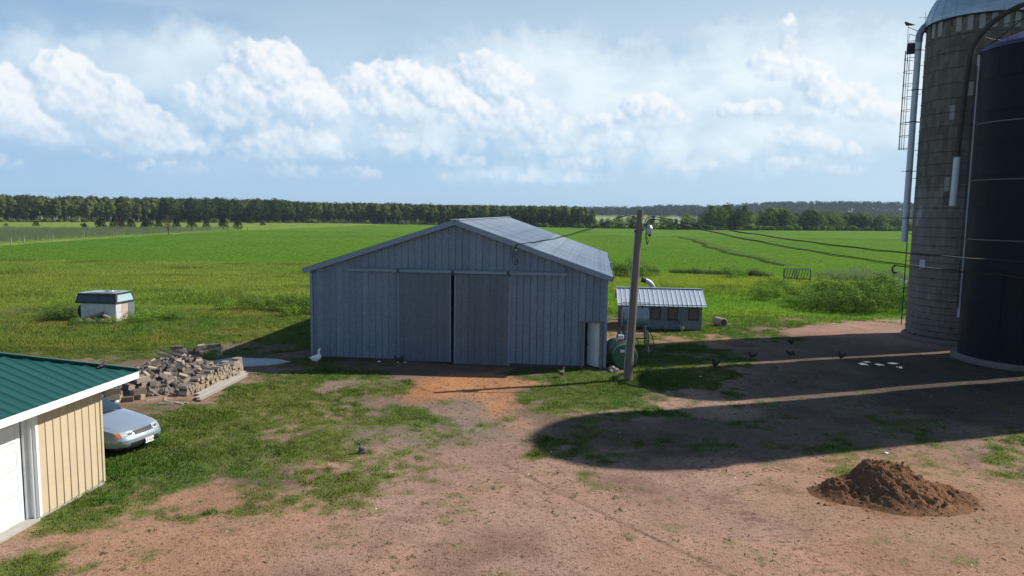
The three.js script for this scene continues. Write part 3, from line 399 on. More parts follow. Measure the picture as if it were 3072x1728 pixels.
// ---------------------------------------------------------------- the little hen house right of the barn
M.shedWall = [std({ map: T.wood, color: rgb(0.20, 0.245, 0.30), roughness: 0.85 }), std({ map: T.wood, color: rgb(0.175, 0.215, 0.265), roughness: 0.85 }), std({ map: T.wood, color: rgb(0.225, 0.265, 0.315), roughness: 0.85 })];
M.board = std({ map: T.wood, color: rgb(0.18, 0.135, 0.108), roughness: 0.9 });
M.redBoard = std({ map: T.wood, color: rgb(0.26, 0.15, 0.115), roughness: 0.9 });
{
  const S = thing('hen_house', 'low grey board hen house with three boarded windows and metal roof', 'shed', [6.55, 0.02, -42.85], -0.085);
  const W = 4.72, D = 3.0, EH = 1.62, RH = 2.36, rnd = rngOf(5);
  const nb = 16, bw = W / nb;
  for (let i = 0; i < nb; i++) { const x = (i + 0.5) * bw, b = part(S, 'wall_board', box(bw - 0.012, EH - 0.14 - (i < 6 ? -0.0 : 0.06), 0.03, x, i < 6 ? 0.18 : 0.1, 0.003 * rnd()), M.shedWall[Math.floor(rnd() * 3)]); }
  part(S, 'wall_backing', merge([box(W, EH - 0.2, 0.02, W / 2, 0.2, -0.04), box(W, EH - 0.1, 0.04, W / 2, 0.1, -D), box(0.04, EH - 0.1, D, W, 0.1, -D / 2)]), M.shedWall[0]);
  for (let i = 0; i < 7; i++) { const z = -(i + 0.5) * D / 7, h = mix(EH, RH, 1 - Math.abs(z + D / 2) / (D / 2)) - 0.2; part(S, 'gable_board', box(0.03, h, D / 7 - 0.012, 0.0, 0.1, z), i % 3 ? M.redBoard : M.shedWall[0]); }
  part(S, 'floor_beam', box(W + 0.1, 0.14, 0.12, W / 2, -0.03, -0.08), M.darkWood);
  for (const x of [2.02, 3.03, 4.25]) {
    const w = part(S, 'window_board', box(0.5, 0.62, 0.03, x, 0.72, 0.035), M.board);
    part(w, 'window_frame', merge([box(0.6, 0.06, 0.05, x, 1.33, 0.045), box(0.6, 0.06, 0.05, x, 0.67, 0.045), box(0.06, 0.6, 0.05, x - 0.27, 0.73, 0.045), box(0.06, 0.6, 0.05, x + 0.27, 0.73, 0.045)]), M.darkWood);
  }
  part(S, 'dead_vine', tube([V(2.75, 0.62, 0.1), V(3.0, 0.69, 0.12), V(3.25, 0.65, 0.1), V(3.38, 0.6, 0.1), V(3.48, 0.42, 0.1)], 0.022, 24, 5), M.darkWood);
  const sl = Math.atan2(RH - EH, D / 2), L = Math.hypot(RH - EH, D / 2 + 0.0) + 0.3, np = 19, pw = (W + 0.5) / np;
  for (let i = 0; i < np; i++) { const p = part(S, 'roof_panel', ribbed(pw, () => -L, () => 0, 0, 0.03, 0.022, false).rotateX(-Math.PI / 2 + sl), M.barnRoof[[2, 0, 2][i % 3]]); p.position.set(-0.25 + i * pw, RH + 0.02, -D / 2); }
  part(S, 'roof_slope', boxUV(grid(1, 1, (u, v) => [mix(-0.25, W + 0.25, u), mix(RH + 0.02, EH - 0.1, v), mix(-D / 2, -D - 0.25, v)]).toNonIndexed()), M.barnRoof[0]);
  part(S, 'ridge_cap', box(W + 0.52, 0.03, 0.2, W / 2, RH + 0.025, -D / 2), M.barnRoof[0]);
  part(S, 'eave_board', box(W + 0.44, 0.09, 0.03, W / 2, EH - 0.115, 0.15), M.darkWood);
}

// ---------------------------------------------------------------- the white hut under a pickup cap
M.hutWhite = [std({ map: T.wood, color: rgb(0.72, 0.75, 0.79), roughness: 0.8 }), std({ map: T.wood, color: rgb(0.66, 0.70, 0.75), roughness: 0.8 })];
M.capBlack = std({ color: rgb(0.016, 0.017, 0.02), roughness: 0.6 });
M.capTop = std({ map: T.paint, color: rgb(0.36, 0.42, 0.50), roughness: 0.35 });
M.tint = std({ color: rgb(0.045, 0.05, 0.055), roughness: 0.06 });
M.paleGlass = std({ color: rgb(0.34, 0.45, 0.47), roughness: 0.12 });
{
  const S = thing('white_hut', 'small white board hut roofed with a black pickup cap', 'hut', [-25.98, 0.02, -43.2], -0.11);
  const W = 2.24, D = 1.75, H = 1.12, rnd = rngOf(8);
  for (let i = 0; i < 8; i++) part(S, 'wall_board', box(W / 8 - 0.006, H, 0.03, (i + 0.5) * W / 8, 0, 0.003 * rnd()), M.hutWhite[i % 2]);
  part(S, 'wall_backing', merge([box(W, H, 0.03, W / 2, 0, -D), box(0.03, H, D, 0, 0, -D / 2)]), M.hutWhite[1]);
  for (let i = 0; i < 3; i++) part(S, 'wall_board', box(0.03, H, 0.155, W + 0.01, 0, -0.09 - i * 0.16), M.hutWhite[0]);
  part(S, 'door_board', box(0.02, H - 0.08, 0.62, W, 0.02, -0.83), std({ map: T.wood, color: rgb(0.60, 0.49, 0.43), roughness: 0.9 }));
  for (let i = 0; i < 4; i++) part(S, 'wall_board', box(0.03, H, 0.145, W + 0.01, 0, -1.22 - i * 0.15), M.shedWall[1]);
  // the cap: a tapered shell with side and rear windows
  const y0 = H, y1 = H + 0.62, x0 = -0.32, x1 = W + 0.08, z0 = 0.1, z1 = -D - 0.08, tz = 0.2, P = (x, y, z) => [x, y, z];
  const shell = (a, b, c, d) => { const g = new THREE.BufferGeometry().setFromPoints([a, b, c, a, c, d].map(q => V(...q))); g.setAttribute('uv', new THREE.Float32BufferAttribute(new Float32Array(12), 2)); g.computeVertexNormals(); return boxUV(g); };
  const A = [x0, y0, z0], Bq = [x1, y0, z0], C = [x1 - 0.12, y1, z0 - tz], Dq = [x0 + 0.1, y1 - 0.03, z0 - tz], E = [x0, y0, z1], F = [x1, y0, z1], Gq = [x1 - 0.12, y1, z1 + tz], Hq = [x0 + 0.1, y1 - 0.03, z1 + tz];
  const cap = part(S, 'pickup_cap', merge([shell(A, Bq, C, Dq), shell(F, E, Hq, Gq), shell(Bq, F, Gq, C), shell(E, A, Dq, Hq), shell(A, E, F, Bq)]), M.capBlack);
  part(cap, 'cap_top', merge([shell(Dq, C, Gq, Hq), shell([0.1, y1 + 0.005, -0.35], [x1 - 0.5, y1 + 0.03, -0.35], [x1 - 0.5, y1 + 0.03, -1.4], [0.1, y1 + 0.005, -1.4])]).translate(0, 0.004, 0), M.capTop);
  const lean = tz / (y1 - y0), win = (xa, xb, m) => part(cap, 'side_window', shell([xa, y0 + 0.1, z0 + 0.006 - 0.1 * lean], [xb, y0 + 0.1, z0 + 0.006 - 0.1 * lean], [xb - 0.03, y0 + 0.42, z0 + 0.006 - 0.42 * lean], [xa + 0.03, y0 + 0.42, z0 + 0.006 - 0.42 * lean]), m);
  win(x0 + 0.12, x0 + 1.42, M.tint); win(x0 + 1.58, x1 - 0.16, M.tint);
  const lx = 0.12 / (y1 - y0); part(cap, 'rear_window', shell([x1 + 0.006 - 0.1 * lx, y0 + 0.1, z0 - 0.2], [x1 + 0.006 - 0.1 * lx, y0 + 0.1, z1 + 0.2], [x1 + 0.006 - 0.5 * lx, y0 + 0.5, z1 + 0.34], [x1 + 0.006 - 0.5 * lx, y0 + 0.5, z0 - 0.34]), M.paleGlass);
  part(cap, 'roof_vent', box(0.28, 0.08, 0.22, 1.25, y1 + 0.03, -0.75, 0.02), M.steel);
  part(cap, 'vent_knob', new THREE.CylinderGeometry(0.05, 0.06, 0.1, 8).translate(1.55, y1 + 0.06, -0.75), M.white);
}

// ---------------------------------------------------------------- the silos
M.stave = [[0.150, 0.130, 0.115], [0.130, 0.112, 0.099], [0.172, 0.150, 0.132], [0.115, 0.100, 0.090]].map(c => std({ map: T.conc, color: rgb(...c), roughness: 0.95, bumpMap: T.rough, bumpScale: 0.01 }));
M.stavePale = std({ map: T.conc, color: rgb(0.33, 0.33, 0.335), roughness: 0.9 });
M.staveLow = [[0.205, 0.190, 0.180], [0.180, 0.168, 0.160], [0.228, 0.212, 0.200]].map(c => std({ map: T.conc, color: rgb(...c), roughness: 0.95, bumpMap: T.rough, bumpScale: 0.01 }));
M.dome = std({ map: T.galv, color: rgb(0.50, 0.58, 0.67), roughness: 0.35, metalness: 0.35 });
M.pipe = std({ map: T.paint, color: rgb(0.50, 0.55, 0.62), roughness: 0.45 });
function staveGeo(w, h, t) { const s = new THREE.Shape([[-w / 2 + 0.006, 0.006], [w / 2 - 0.006, 0.006], [w / 2 - 0.006, h - 0.006], [-w / 2 + 0.006, h - 0.006]].map(p => new THREE.Vector2(...p))); return boxUV(new THREE.ExtrudeGeometry(s, { depth: t, bevelEnabled: true, bevelSize: 0.005, bevelThickness: 0.006, bevelSegments: 1 }).translate(0, 0, -t)); }
function concreteSilo(label, cx, cz, R, H, detailed) {
  const S = thing('concrete_silo', label, 'silo', [cx, 0, cz], 0, undefined);
  const n = 64, rows = Math.round(H / 0.76), h = H / rows, w = 2 * Math.PI * R / n, rnd = rngOf(21);
  part(S, 'core', new THREE.CylinderGeometry(R - 0.1, R - 0.1, H, 48).translate(0, H / 2, 0), M.staveLow[0]);
  part(S, 'footing', new THREE.LatheGeometry([[R - 0.2, -0.1], [R + 0.22, -0.1], [R + 0.22, 0.2], [R + 0.16, 0.26], [R - 0.05, 0.28]].map(p => new THREE.Vector2(...p)), 64), M.footing);
  const geo = staveGeo(w, h, 0.06), face = Math.atan2(-cx, -cz), rest = M.stave.concat(M.staveLow, [M.stavePale]).map(() => []);
  const spots = [];
  for (let r = 0; r < rows; r++) for (let k = 0; k < n; k++) {
    const a = k / n * 2 * Math.PI, y = r * h + (k % 2) * h * 0.5 - (k % 2 ? 0 : 0), front = Math.cos(a - face);
    if (y + h > H + 0.01 && k % 2) continue;
    const t = r / rows; let mi = t < 0.42 + 0.08 * rnd() ? 4 + Math.floor(rnd() * 3) : Math.floor(rnd() * 4);
    const topRow = y > H - 2.0 * h; if (topRow && k % 2 === 0 && y > H - 2.0 * h + 0.01 && rnd() < 0.75) mi = 7; if (t > 0.3 && rnd() < 0.028) mi = 7;
    spots.push([front, r, a, y, mi]);
  }
  if (detailed) spots.sort((p, q) => (q[0] > 0.05 ? 10 - q[1] * 0.2 + (q[0] > 0.1 ? 1 : 0) : q[0]) - (p[0] > 0.05 ? 10 - p[1] * 0.2 + (p[0] > 0.1 ? 1 : 0) : p[0]));
  spots.forEach(([f, r, a, y, mi], i) => {
    const q = (R) - 0.008 * ((i * 7919) % 5) / 4;
    if (detailed && i < 300) { const m = part(S, 'stave', geo, M.stave.concat(M.staveLow, [M.stavePale])[mi]); m.position.set(Math.sin(a) * q, y, Math.cos(a) * q); m.rotation.y = a; }
    else rest[mi].push(geo.clone().rotateY(a).translate(Math.sin(a) * q, y, Math.cos(a) * q));
  });
  rest.forEach((l, i) => { if (l.length) { const m = part(S, 'far_staves', merge(l), M.stave.concat(M.staveLow, [M.stavePale])[i]); m.userData.kind = 'stuff'; } });
  // steel hoops, closer together lower down, with their turnbuckles
  let y = 0.35, i = 0; while (y < H - 0.1) { const hp = part(S, 'hoop', new THREE.TorusGeometry(R + 0.016, 0.012, 4, 72).rotateX(Math.PI / 2).translate(0, y, 0), M.iron); if (detailed) { const a = face - 0.9 + ((i * 0.37) % 1.5); part(hp, 'turnbuckle', box(0.16, 0.06, 0.05, 0, y - 0.03, 0).rotateY(a).translate(Math.sin(a) * (R + 0.03), 0, Math.cos(a) * (R + 0.03)), M.iron); } y += 0.3 + 0.62 * (y / H); i++; }
  // ribbed metal dome
  const dm = part(S, 'dome', new THREE.SphereGeometry(R + 0.1, 48, 14, 0, Math.PI * 2, 0, Math.PI / 2).scale(1, 0.92, 1).translate(0, H + 0.02, 0), M.dome);
  for (let k = 0; k < 24; k++) { const a = k / 24 * 6.2832; part(dm, 'dome_rib', tube(Array.from({ length: 8 }, (_, j) => { const e = j / 7 * 1.5; return V(Math.sin(a) * Math.cos(e) * (R + 0.11), H + 0.02 + Math.sin(e) * 0.92 * (R + 0.11), Math.cos(a) * Math.cos(e) * (R + 0.11)); }), 0.02, 12, 4), M.dome); }
  part(S, 'dome_rim', new THREE.TorusGeometry(R + 0.11, 0.035, 5, 72).rotateX(Math.PI / 2).translate(0, H + 0.02, 0), M.iron);
  return S;
}
{
  const R = 2.75, H = 17.5, S = concreteSilo('tall concrete stave silo with caged ladder and pale downpipe', 25.7, -41.0, R, H, true);
  // things along the silo's side: local frame with t = tangent out to the side that shows
  const az = Math.atan2(-25.7, 41.0) , L = V(-0.845, 0, -0.535), F = V(-0.535, 0, 0.845);     // L: to the left of the view, F: towards the yard
  const at3 = (out, fwd, y) => L.clone().multiplyScalar(R + out).addScaledVector(F, fwd).setY(y);
  const pf = 0.35;
  const pipe = part(S, 'downpipe', rod(at3(0.32, pf, 16.9), at3(0.36, pf, 5.5), 0.17, 0.17, 14), M.pipe);
  part(pipe, 'pipe_elbow', tube([at3(0.32, pf, 16.85), at3(0.3, pf, 17.25), at3(0.1, pf, 17.62), at3(-0.25, pf, 17.85), at3(-0.6, pf, 17.95)], 0.19, 20, 12), M.barnTrim);
  for (const y of [16.4, 14.2, 12.4, 9.6, 6.9]) part(pipe, 'pipe_clamp', merge([new THREE.TorusGeometry(0.185, 0.025, 5, 18).rotateX(Math.PI / 2).translate(...at3(0.34, pf, y).toArray()), rod(at3(0.2, pf, y), at3(-0.05, pf * 0.6, y), 0.02), rod(at3(0.5, pf, y), at3(0.75, pf, y), 0.015)]), M.iron);
  const lad = part(S, 'ladder', merge([rod(at3(0.22, -0.2, 16.2), at3(0.22, -0.2, 0.6), 0.018), rod(at3(0.22, 0.12, 16.2), at3(0.22, 0.12, 0.6), 0.018)]), M.iron);
  const rungs = []; for (let y = 0.8; y < 16.2; y += 0.3) rungs.push(rod(at3(0.22, -0.2, y), at3(0.22, 0.12, y), 0.011, 0.011, 5)); part(lad, 'rungs', merge(rungs), M.iron);
  for (let y = 1.2; y < 16; y += 1.6) part(lad, 'standoff', rod(at3(0.22, -0.04, y), at3(-0.03, -0.04, y), 0.014), M.iron);
  const cage = part(S, 'ladder_cage', merge([-0.42, -0.16, 0.12, 0.38].map((f, i) => rod(at3(0.62 + 0.38 * Math.sqrt(1 - (f / 0.46) ** 2), f, 16.5), at3(0.62 + 0.38 * Math.sqrt(1 - (f / 0.46) ** 2), f, 10.9), 0.016, 0.016, 5))), M.iron);
  for (let y = 10.9; y < 16.3; y += 0.73) part(cage, 'cage_hoop', tube(Array.from({ length: 13 }, (_, i) => { const a = -Math.PI / 2 + i / 12 * Math.PI; return at3(0.6 + 0.42 * Math.cos(a), 0.46 * Math.sin(a), y); }).concat([at3(0.25, 0.3, y)]), 0.016, 26, 5), M.iron);
  const pl = part(S, 'platform', merge([at3(0, 0, 0), ].map(() => bar(at3(0.2, 0.0, 16.6), at3(0.92, 0.0, 16.6), 0.8, 0.06))), M.iron);
  part(pl, 'railing', merge([rod(at3(0.9, -0.35, 16.35), at3(0.88, -0.35, 17.5), 0.014, 0.014, 5), rod(at3(0.88, -0.35, 17.5), at3(0.2, -0.1, 17.15), 0.018, 0.018, 5), rod(at3(0.9, 0.35, 16.35), at3(0.9, 0.35, 17.75), 0.012, 0.012, 5), rod(at3(0.92, 0.35, 17.75), at3(0.15, 0.2, 17.35), 0.018, 0.018, 5), rod(at3(0.9, 0.35, 16.95), at3(0.3, 0.3, 16.98), 0.015, 0.015, 5), rod(at3(0.9, -0.35, 17.0), at3(0.3, -0.3, 17.05), 0.015, 0.015, 5), rod(at3(0.75, 0, 15.35), at3(0.9, -0.35, 16.25), 0.012, 0.012, 5), rod(at3(0.85, 0.35, 16.35), at3(0.35, 0.3, 17.0), 0.02, 0.02, 5)]), M.iron);
  part(S, 'lightning_rod', merge([rod(at3(0.08, 0.2, 17.6), at3(0.1, 0.2, 18.5), 0.016, 0.01, 5), rod(at3(-0.25, 0.2, 18.15), at3(0.4, 0.2, 18.25), 0.01, 0.01, 5)]), M.iron);
  // steps cast on the face nearest the yard
  const st = []; for (let y = 3; y < 16; y += 0.55) { const a = Math.atan2(-25.7, 41.0) + 0.16; st.push(tube([V(Math.sin(a - 0.085) * R, y, Math.cos(a - 0.085) * R), V(Math.sin(a - 0.08) * (R + 0.14), y, Math.cos(a - 0.08) * (R + 0.14)), V(Math.sin(a + 0.08) * (R + 0.14), y, Math.cos(a + 0.08) * (R + 0.14)), V(Math.sin(a + 0.085) * R, y, Math.cos(a + 0.085) * R)], 0.014, 10, 5)); }
  part(S, 'steps', merge(st), M.pipe);
  part(S, 'meter_box', box(0.28, 0.5, 0.16, 0, 0, 0).rotateY(-0.75).translate(...at3(-0.75, 1.95, 4.1).toArray()), M.pipe);
  const hk = part(S, 'cable_hook', tube([at3(0.7, 0.5, 4.15), at3(0.85, 0.5, 3.95), at3(0.78, 0.5, 3.7), at3(0.6, 0.5, 3.68)], 0.05, 16, 6), M.black); part(hk, 'hook_arm', rod(at3(0.0, 0.4, 4.05), at3(0.75, 0.5, 4.12), 0.03), M.iron);
}
concreteSilo('concrete silo beside the navy silo that casts the long yard shadow', 26.2, -28.8, 2.78, 18.9, false);
{
  const R = 2.65, H = 14.9, S = thing('navy_silo', 'dark navy steel silo with pale hoop bands beside the concrete silo', 'silo', [24.72, 0, -34.57]);
  T.streak = texture(512, 256, (x, y, u, v) => { const s = 0.9 + 0.55 * Math.max(0, tn(u, v, 4, 5, 12, 1)) + 0.25 * Math.max(0, tn(u, v, 3, 3)) + 0.1 * tn(u, v, 60, 2); return [s * 0.62, s * 0.6, s * 0.58]; });
  M.navy = [[0.009, 0.0105, 0.024], [0.0105, 0.012, 0.028], [0.0075, 0.009, 0.020]].map(c => new THREE.MeshPhysicalMaterial({ map: T.streak, color: rgb(...c), roughness: 0.55, specularIntensity: 0.28 }));
  M.band = std({ color: rgb(0.12, 0.125, 0.14), roughness: 0.6, metalness: 0.3 });
  const rows = 10, n = 7, h = H / rows;
  for (let r = 0; r < rows; r++) for (let k = 0; k < n; k++) {
    const a0 = (k + (r % 2) * 0.5) / n * 2 * Math.PI, da = 2 * Math.PI / n, g = grid(10, 1, (u, v) => { const a = a0 + da * u, q = R - 0.004 * (r % 2) + (u > 0.97 ? 0.006 : 0); return [Math.sin(a) * q, r * h + v * (h - 0.006), Math.cos(a) * q, u * 3, v]; });
    part(S, 'wall_sheet', g, M.navy[(r * 3 + k * 5) % 3]);
    if (k === 0) part(S, 'seam', new THREE.TorusGeometry(R + 0.004, 0.012, 4, 72).rotateX(Math.PI / 2).translate(0, r * h, 0), M.navy[2]);
  }
  for (const y of [5.95, 8.75, 11.4]) part(S, 'hoop_band', new THREE.CylinderGeometry(R + 0.045, R + 0.045, 0.045, 72, 1, true).translate(0, y, 0), M.band);
  part(S, 'roof', new THREE.LatheGeometry([[R + 0.05, H - 0.12], [R + 0.06, H], [R - 0.1, H + 0.1], [R * 0.6, H + 0.55], [0.4, H + 0.95], [0.001, H + 1.0]].map(p => new THREE.Vector2(...p)), 64), std({ map: T.paint, color: rgb(0.03, 0.03, 0.11), roughness: 0.4 }));
  const rim = part(S, 'roof_rail', new THREE.TorusGeometry(R - 0.1, 0.02, 5, 72).rotateX(Math.PI / 2).translate(0, H + 0.85, 0), M.iron);
  for (let k = 0; k < 20; k++) { const a = k / 20 * 6.283; part(rim, 'rail_post', rod(V(Math.sin(a) * (R - 0.1), H + 0.05, Math.cos(a) * (R - 0.1)), V(Math.sin(a) * (R - 0.1), H + 0.85, Math.cos(a) * (R - 0.1)), 0.016, 0.016, 5), M.iron); }
  part(S, 'footing', new THREE.LatheGeometry([[R - 0.3, -0.1], [R + 0.28, -0.1], [R + 0.28, 0.24], [R + 0.2, 0.32], [R - 0.05, 0.33]].map(p => new THREE.Vector2(...p)), 64), M.footing);
  const L = V(-0.80, 0, -0.60).normalize(), F = V(-0.60, 0, 0.80), at3 = (out, fwd, y) => L.clone().multiplyScalar(R + out).addScaledVector(F, fwd).setY(y);
  // unloading chute: a pale channel up the side, its ladder, and the corrugated fill pipe that arches over the roof
  part(S, 'chute', extrude([[-0.02, -0.3], [0.2, -0.34], [0.2, 0.3], [-0.02, 0.3]], 12.8).rotateX(-Math.PI / 2).rotateY(Math.atan2(-L.z, L.x)).translate(L.x * (R - 0.12), 2.0, L.z * (R - 0.12)), M.pipe);
  const lad = part(S, 'ladder', merge([rod(at3(0.12, 0.42, 14.2), at3(0.12, 0.42, 2.5), 0.02, 0.02, 5), rod(at3(0.02, 0.78, 14.2), at3(0.02, 0.78, 2.5), 0.02, 0.02, 5)]), M.iron);
  const rg = []; for (let y = 2.7; y < 14.2; y += 0.36) rg.push(rod(at3(0.12, 0.42, y), at3(0.02, 0.78, y), 0.012, 0.012, 5)); part(lad, 'rungs', merge(rg), M.iron);
  const arc = [at3(0.6, 0.35, 9.9), at3(0.56, 0.35, 11.4), at3(0.5, 0.35, 13), at3(0.42, 0.35, 14.4), at3(0.2, 0.35, 15.4), at3(-0.5, 0.35, 16.3), at3(-1.6, 0.3, 16.9), at3(-2.8, 0.2, 17.0)];
  const rust = std({ map: T.conc, color: rgb(0.050, 0.036, 0.034), roughness: 0.75 });
  const fp = part(S, 'fill_pipe', tube(arc, 0.125, 60, 12), rust);
  for (let i = 0; i < 14; i++) { const y = 9.95 + i * 0.28, t = i / 14; part(fp, 'pipe_ring', new THREE.TorusGeometry(0.132, 0.02, 5, 16).rotateX(Math.PI / 2).translate(...at3(mix(0.62, 0.44, t), 0.35, y).toArray()), rust); }
  part(S, 'pipe_sleeve', rod(at3(0.64, 0.36, 7.55), at3(0.6, 0.35, 9.95), 0.145, 0.145, 14), M.pipe);
  part(S, 'pipe_truss', merge([rod(at3(-0.4, 0.35, 15.2), at3(-2.0, 0.3, 16.6), 0.03), rod(at3(-1.2, 0.35, 15.3), at3(-1.3, 0.3, 16.6), 0.025), rod(at3(-0.3, 0.35, 15.15), at3(-2.6, 0.3, 15.6), 0.025), rod(at3(-2.0, 0.3, 15.4), at3(-1.7, 0.3, 16.8), 0.025)]), M.iron);
  const fa = Math.atan2(-24.72, 34.57); for (const [da, y0, y1] of [[-0.35, 1.9, 4.6], [0.0, 1.3, 4.6], [0.32, 1.5, 4.4], [0.5, 0.4, 2.2]]) part(S, 'wall_stiffener', box(0.05, y1 - y0, 0.06, 0, y0, 0).rotateY(fa + da).translate(Math.sin(fa + da) * (R + 0.025), 0, Math.cos(fa + da) * (R + 0.025)), M.navy[1]);
  part(S, 'door_box', box(0.7, 0.6, 0.5, 0, 0.0, 0, 0.02).rotateY(fa + 0.75).translate(Math.sin(fa + 0.75) * (R + 0.4), 0, Math.cos(fa + 0.75) * (R + 0.4)), M.concrete);
}

// ---------------------------------------------------------------- pole, lamp and cables
M.pole = std({ map: rep(T.wood, 1, 0.25), color: rgb(0.205, 0.175, 0.148), roughness: 0.95, bumpMap: T.rough, bumpScale: 0.012 });
M.cable = std({ color: rgb(0.012, 0.012, 0.013), roughness: 0.6 });
{
  const g0 = gy(4.88, -29.52), S = thing('utility_pole', 'weathered wooden utility pole standing before the green tank', 'pole', [4.88, g0 - 0.05, -29.52]);
  const pg = new THREE.CylinderGeometry(0.125, 0.175, 7.1, 16, 8); { const p = pg.attributes.position; for (let i = 0; i < p.count; i++) { const y = p.getY(i), a = Math.atan2(p.getZ(i), p.getX(i)), k = 1 + 0.05 * vnoise(a * 2 + 7, y * 1.2); p.setXYZ(i, p.getX(i) * k, y, p.getZ(i) * k); } pg.computeVertexNormals(); }
  const pole = part(S, 'shaft', pg.translate(0, 3.55, 0), M.pole); S.rotation.z = -0.04;
  const co = part(S, 'conduit', rod(V(-0.19, 0.3, 0.02), V(-0.15, 6.2, 0.02), 0.028, 0.028, 8), M.steel);
  part(co, 'conduit_head', box(0.07, 0.1, 0.07, -0.15, 6.18, 0.02), M.iron);
  part(S, 'bolt', merge([rod(V(-0.2, 6.75, 0), V(0.2, 6.75, 0), 0.02), rod(V(0.12, 6.3, 0.05), V(0.2, 6.3, 0.05), 0.03)]), M.iron);
  const arm = part(S, 'lamp_arm', tube([V(0.1, 6.15, 0.03), V(0.18, 6.32, 0.04), V(0.3, 6.46, 0.05), V(0.4, 6.42, 0.05)], 0.022, 16, 6), M.steel);
  const lamp = part(S, 'yard_lamp', new THREE.LatheGeometry([[0.001, 0.16], [0.05, 0.155], [0.1, 0.13], [0.155, 0.03], [0.158, 0.0], [0.145, -0.02], [0.15, -0.2], [0.13, -0.22], [0.02, -0.21]].map(p => new THREE.Vector2(...p)), 24).translate(0.4, 6.36, 0.05), M.steel);
  part(lamp, 'photocell', new THREE.CylinderGeometry(0.05, 0.05, 0.09, 10).rotateZ(0.5).translate(0.44, 6.1, 0.08), M.black);
  part(lamp, 'loose_wires', merge([[0.3, 0.12], [0.36, 0.0], [0.42, -0.06], [0.33, 0.06]].map(([x, z], i) => tube([V(x, 6.3 - i * 0.03, z), V(x - 0.03, 6.0, z + 0.02), V(0.36, 5.78 - i * 0.03, 0.05), V(0.45, 5.92, 0.02), V(0.45, 6.1, 0.05)], 0.008, 24, 4))), M.cable);
  const g = (a, b, sag, n = 22, wob = 0.0) => Array.from({ length: n + 1 }, (_, i) => { const t = i / n; return V(mix(a.x, b.x, t) , mix(a.y, b.y, t) - sag * 4 * t * (1 - t) + wob * Math.sin(i * 2.3), mix(a.z, b.z, t) + wob * Math.cos(i * 1.7)); });
  const top = V(5.12, 6.85, -29.5);
  // to the barn gable
  const barnEnd = V(0.16, 5.55, -31.75);
  single('service_cable', merge([tube([top.clone().add(V(-0.14, -0.05, 0)), top.clone().add(V(-0.4, 0.02, -0.1)), ...g(top.clone().add(V(-0.7, -0.02, -0.2)), barnEnd, 0.18, 16, 0.006)], 0.016, 90, 5), tube(g(top.clone().add(V(-0.6, -0.02, -0.2)), barnEnd, 0.21, 16, 0.012), 0.01, 90, 4)]), M.cable, 'black twisted cable from the pole to the barn gable', 'cable', 'overhead cables on the pole');
  // to the silos, two bundles
  const e1 = V(23.9, 5.15, -29.6), e2 = V(23.7, 4.5, -28.6);
  single('service_cable', merge([tube([V(5.36, 6.42, -29.47), V(5.38, 6.72, -29.47), V(5.6, 6.86, -29.47), ...g(V(5.9, 6.82, -29.47), e1, 0.36, 26, 0.012)], 0.016, 140, 5), tube(g(V(5.8, 6.84, -29.45), e1, 0.40, 26, 0.02), 0.012, 140, 4)]), M.cable, 'upper black cable from the pole past the silos', 'cable', 'overhead cables on the pole');
  single('service_cable', merge([tube([V(5.4, 6.4, -29.45), V(5.44, 6.62, -29.44), V(5.62, 6.73, -29.44), ...g(V(5.95, 6.72, -29.44), e2, 0.42, 26, 0.012)], 0.017, 140, 5), tube(g(V(5.8, 6.74, -29.42), e2, 0.47, 26, 0.02), 0.012, 140, 4)]), M.cable, 'lower black cable from the pole past the silos', 'cable', 'overhead cables on the pole');
}
// ---------------------------------------------------------------- tanks beside the barn
{
  const S = thing('fuel_tank', 'galvanised fuel tank raised on four steel legs by the hen house', 'fuel tank', [6.28, 0, -36.4], -0.05);
  const end = p => p.map(q => new THREE.Vector2(...q));
  const tk = part(S, 'barrel', new THREE.LatheGeometry(end([[0.001, -0.68], [0.3, -0.665], [0.46, -0.63], [0.49, -0.6], [0.49, -0.02], [0.497, 0], [0.49, 0.02], [0.49, 0.6], [0.46, 0.63], [0.3, 0.665], [0.001, 0.68]]), 32).rotateZ(Math.PI / 2).translate(0, 1.72, 0), std({ map: T.galv, color: rgb(0.36, 0.41, 0.45), roughness: 0.5, metalness: 0.3 }));
  part(tk, 'filler_cap', new THREE.CylinderGeometry(0.06, 0.06, 0.12, 12).translate(0.35, 2.26, 0), M.iron);
  const feet = [[-0.62, 0.55], [0.62, 0.55], [-0.62, -0.55], [0.62, -0.55]];
  for (const [x, z] of feet) { const l = part(S, 'leg', bar(V(x * 0.78, 1.4, z * 0.5), V(x * 1.06, 0.0, z * 1.15), 0.08, 0.05), M.steel); part(l, 'saddle_bracket', box(0.16, 0.16, 0.12, x * 0.78, 1.32, z * 0.5), M.steel); }
  for (const z of [0.5, -0.5]) part(S, 'brace', bar(V(-0.58, 0.72, z * 1.0), V(0.58, 0.72, z * 1.0), 0.04), M.iron);
  for (const x of [-0.6, 0.6]) part(S, 'brace', bar(V(x, 0.62, 0.55), V(x, 0.62, -0.55), 0.04), M.iron);
  part(S, 'hose', tube([V(0.52, 1.22, 0.4), V(0.66, 1.1, 0.5), V(0.82, 0.8, 0.55), V(0.92, 0.3, 0.55), V(0.86, 0.05, 0.55), V(0.7, 0.02, 0.55), V(0.62, 0.2, 0.55), V(0.64, 0.6, 0.55), V(0.62, 0.95, 0.52), V(0.58, 1.1, 0.5)], 0.022, 70, 6), M.cable);
  const nz = part(S, 'nozzle', rod(V(0.57, 1.12, 0.54), V(0.54, 0.8, 0.56), 0.05, 0.03, 8), std({ color: rgb(0.28, 0.42, 0.36), roughness: 0.5 }));
}
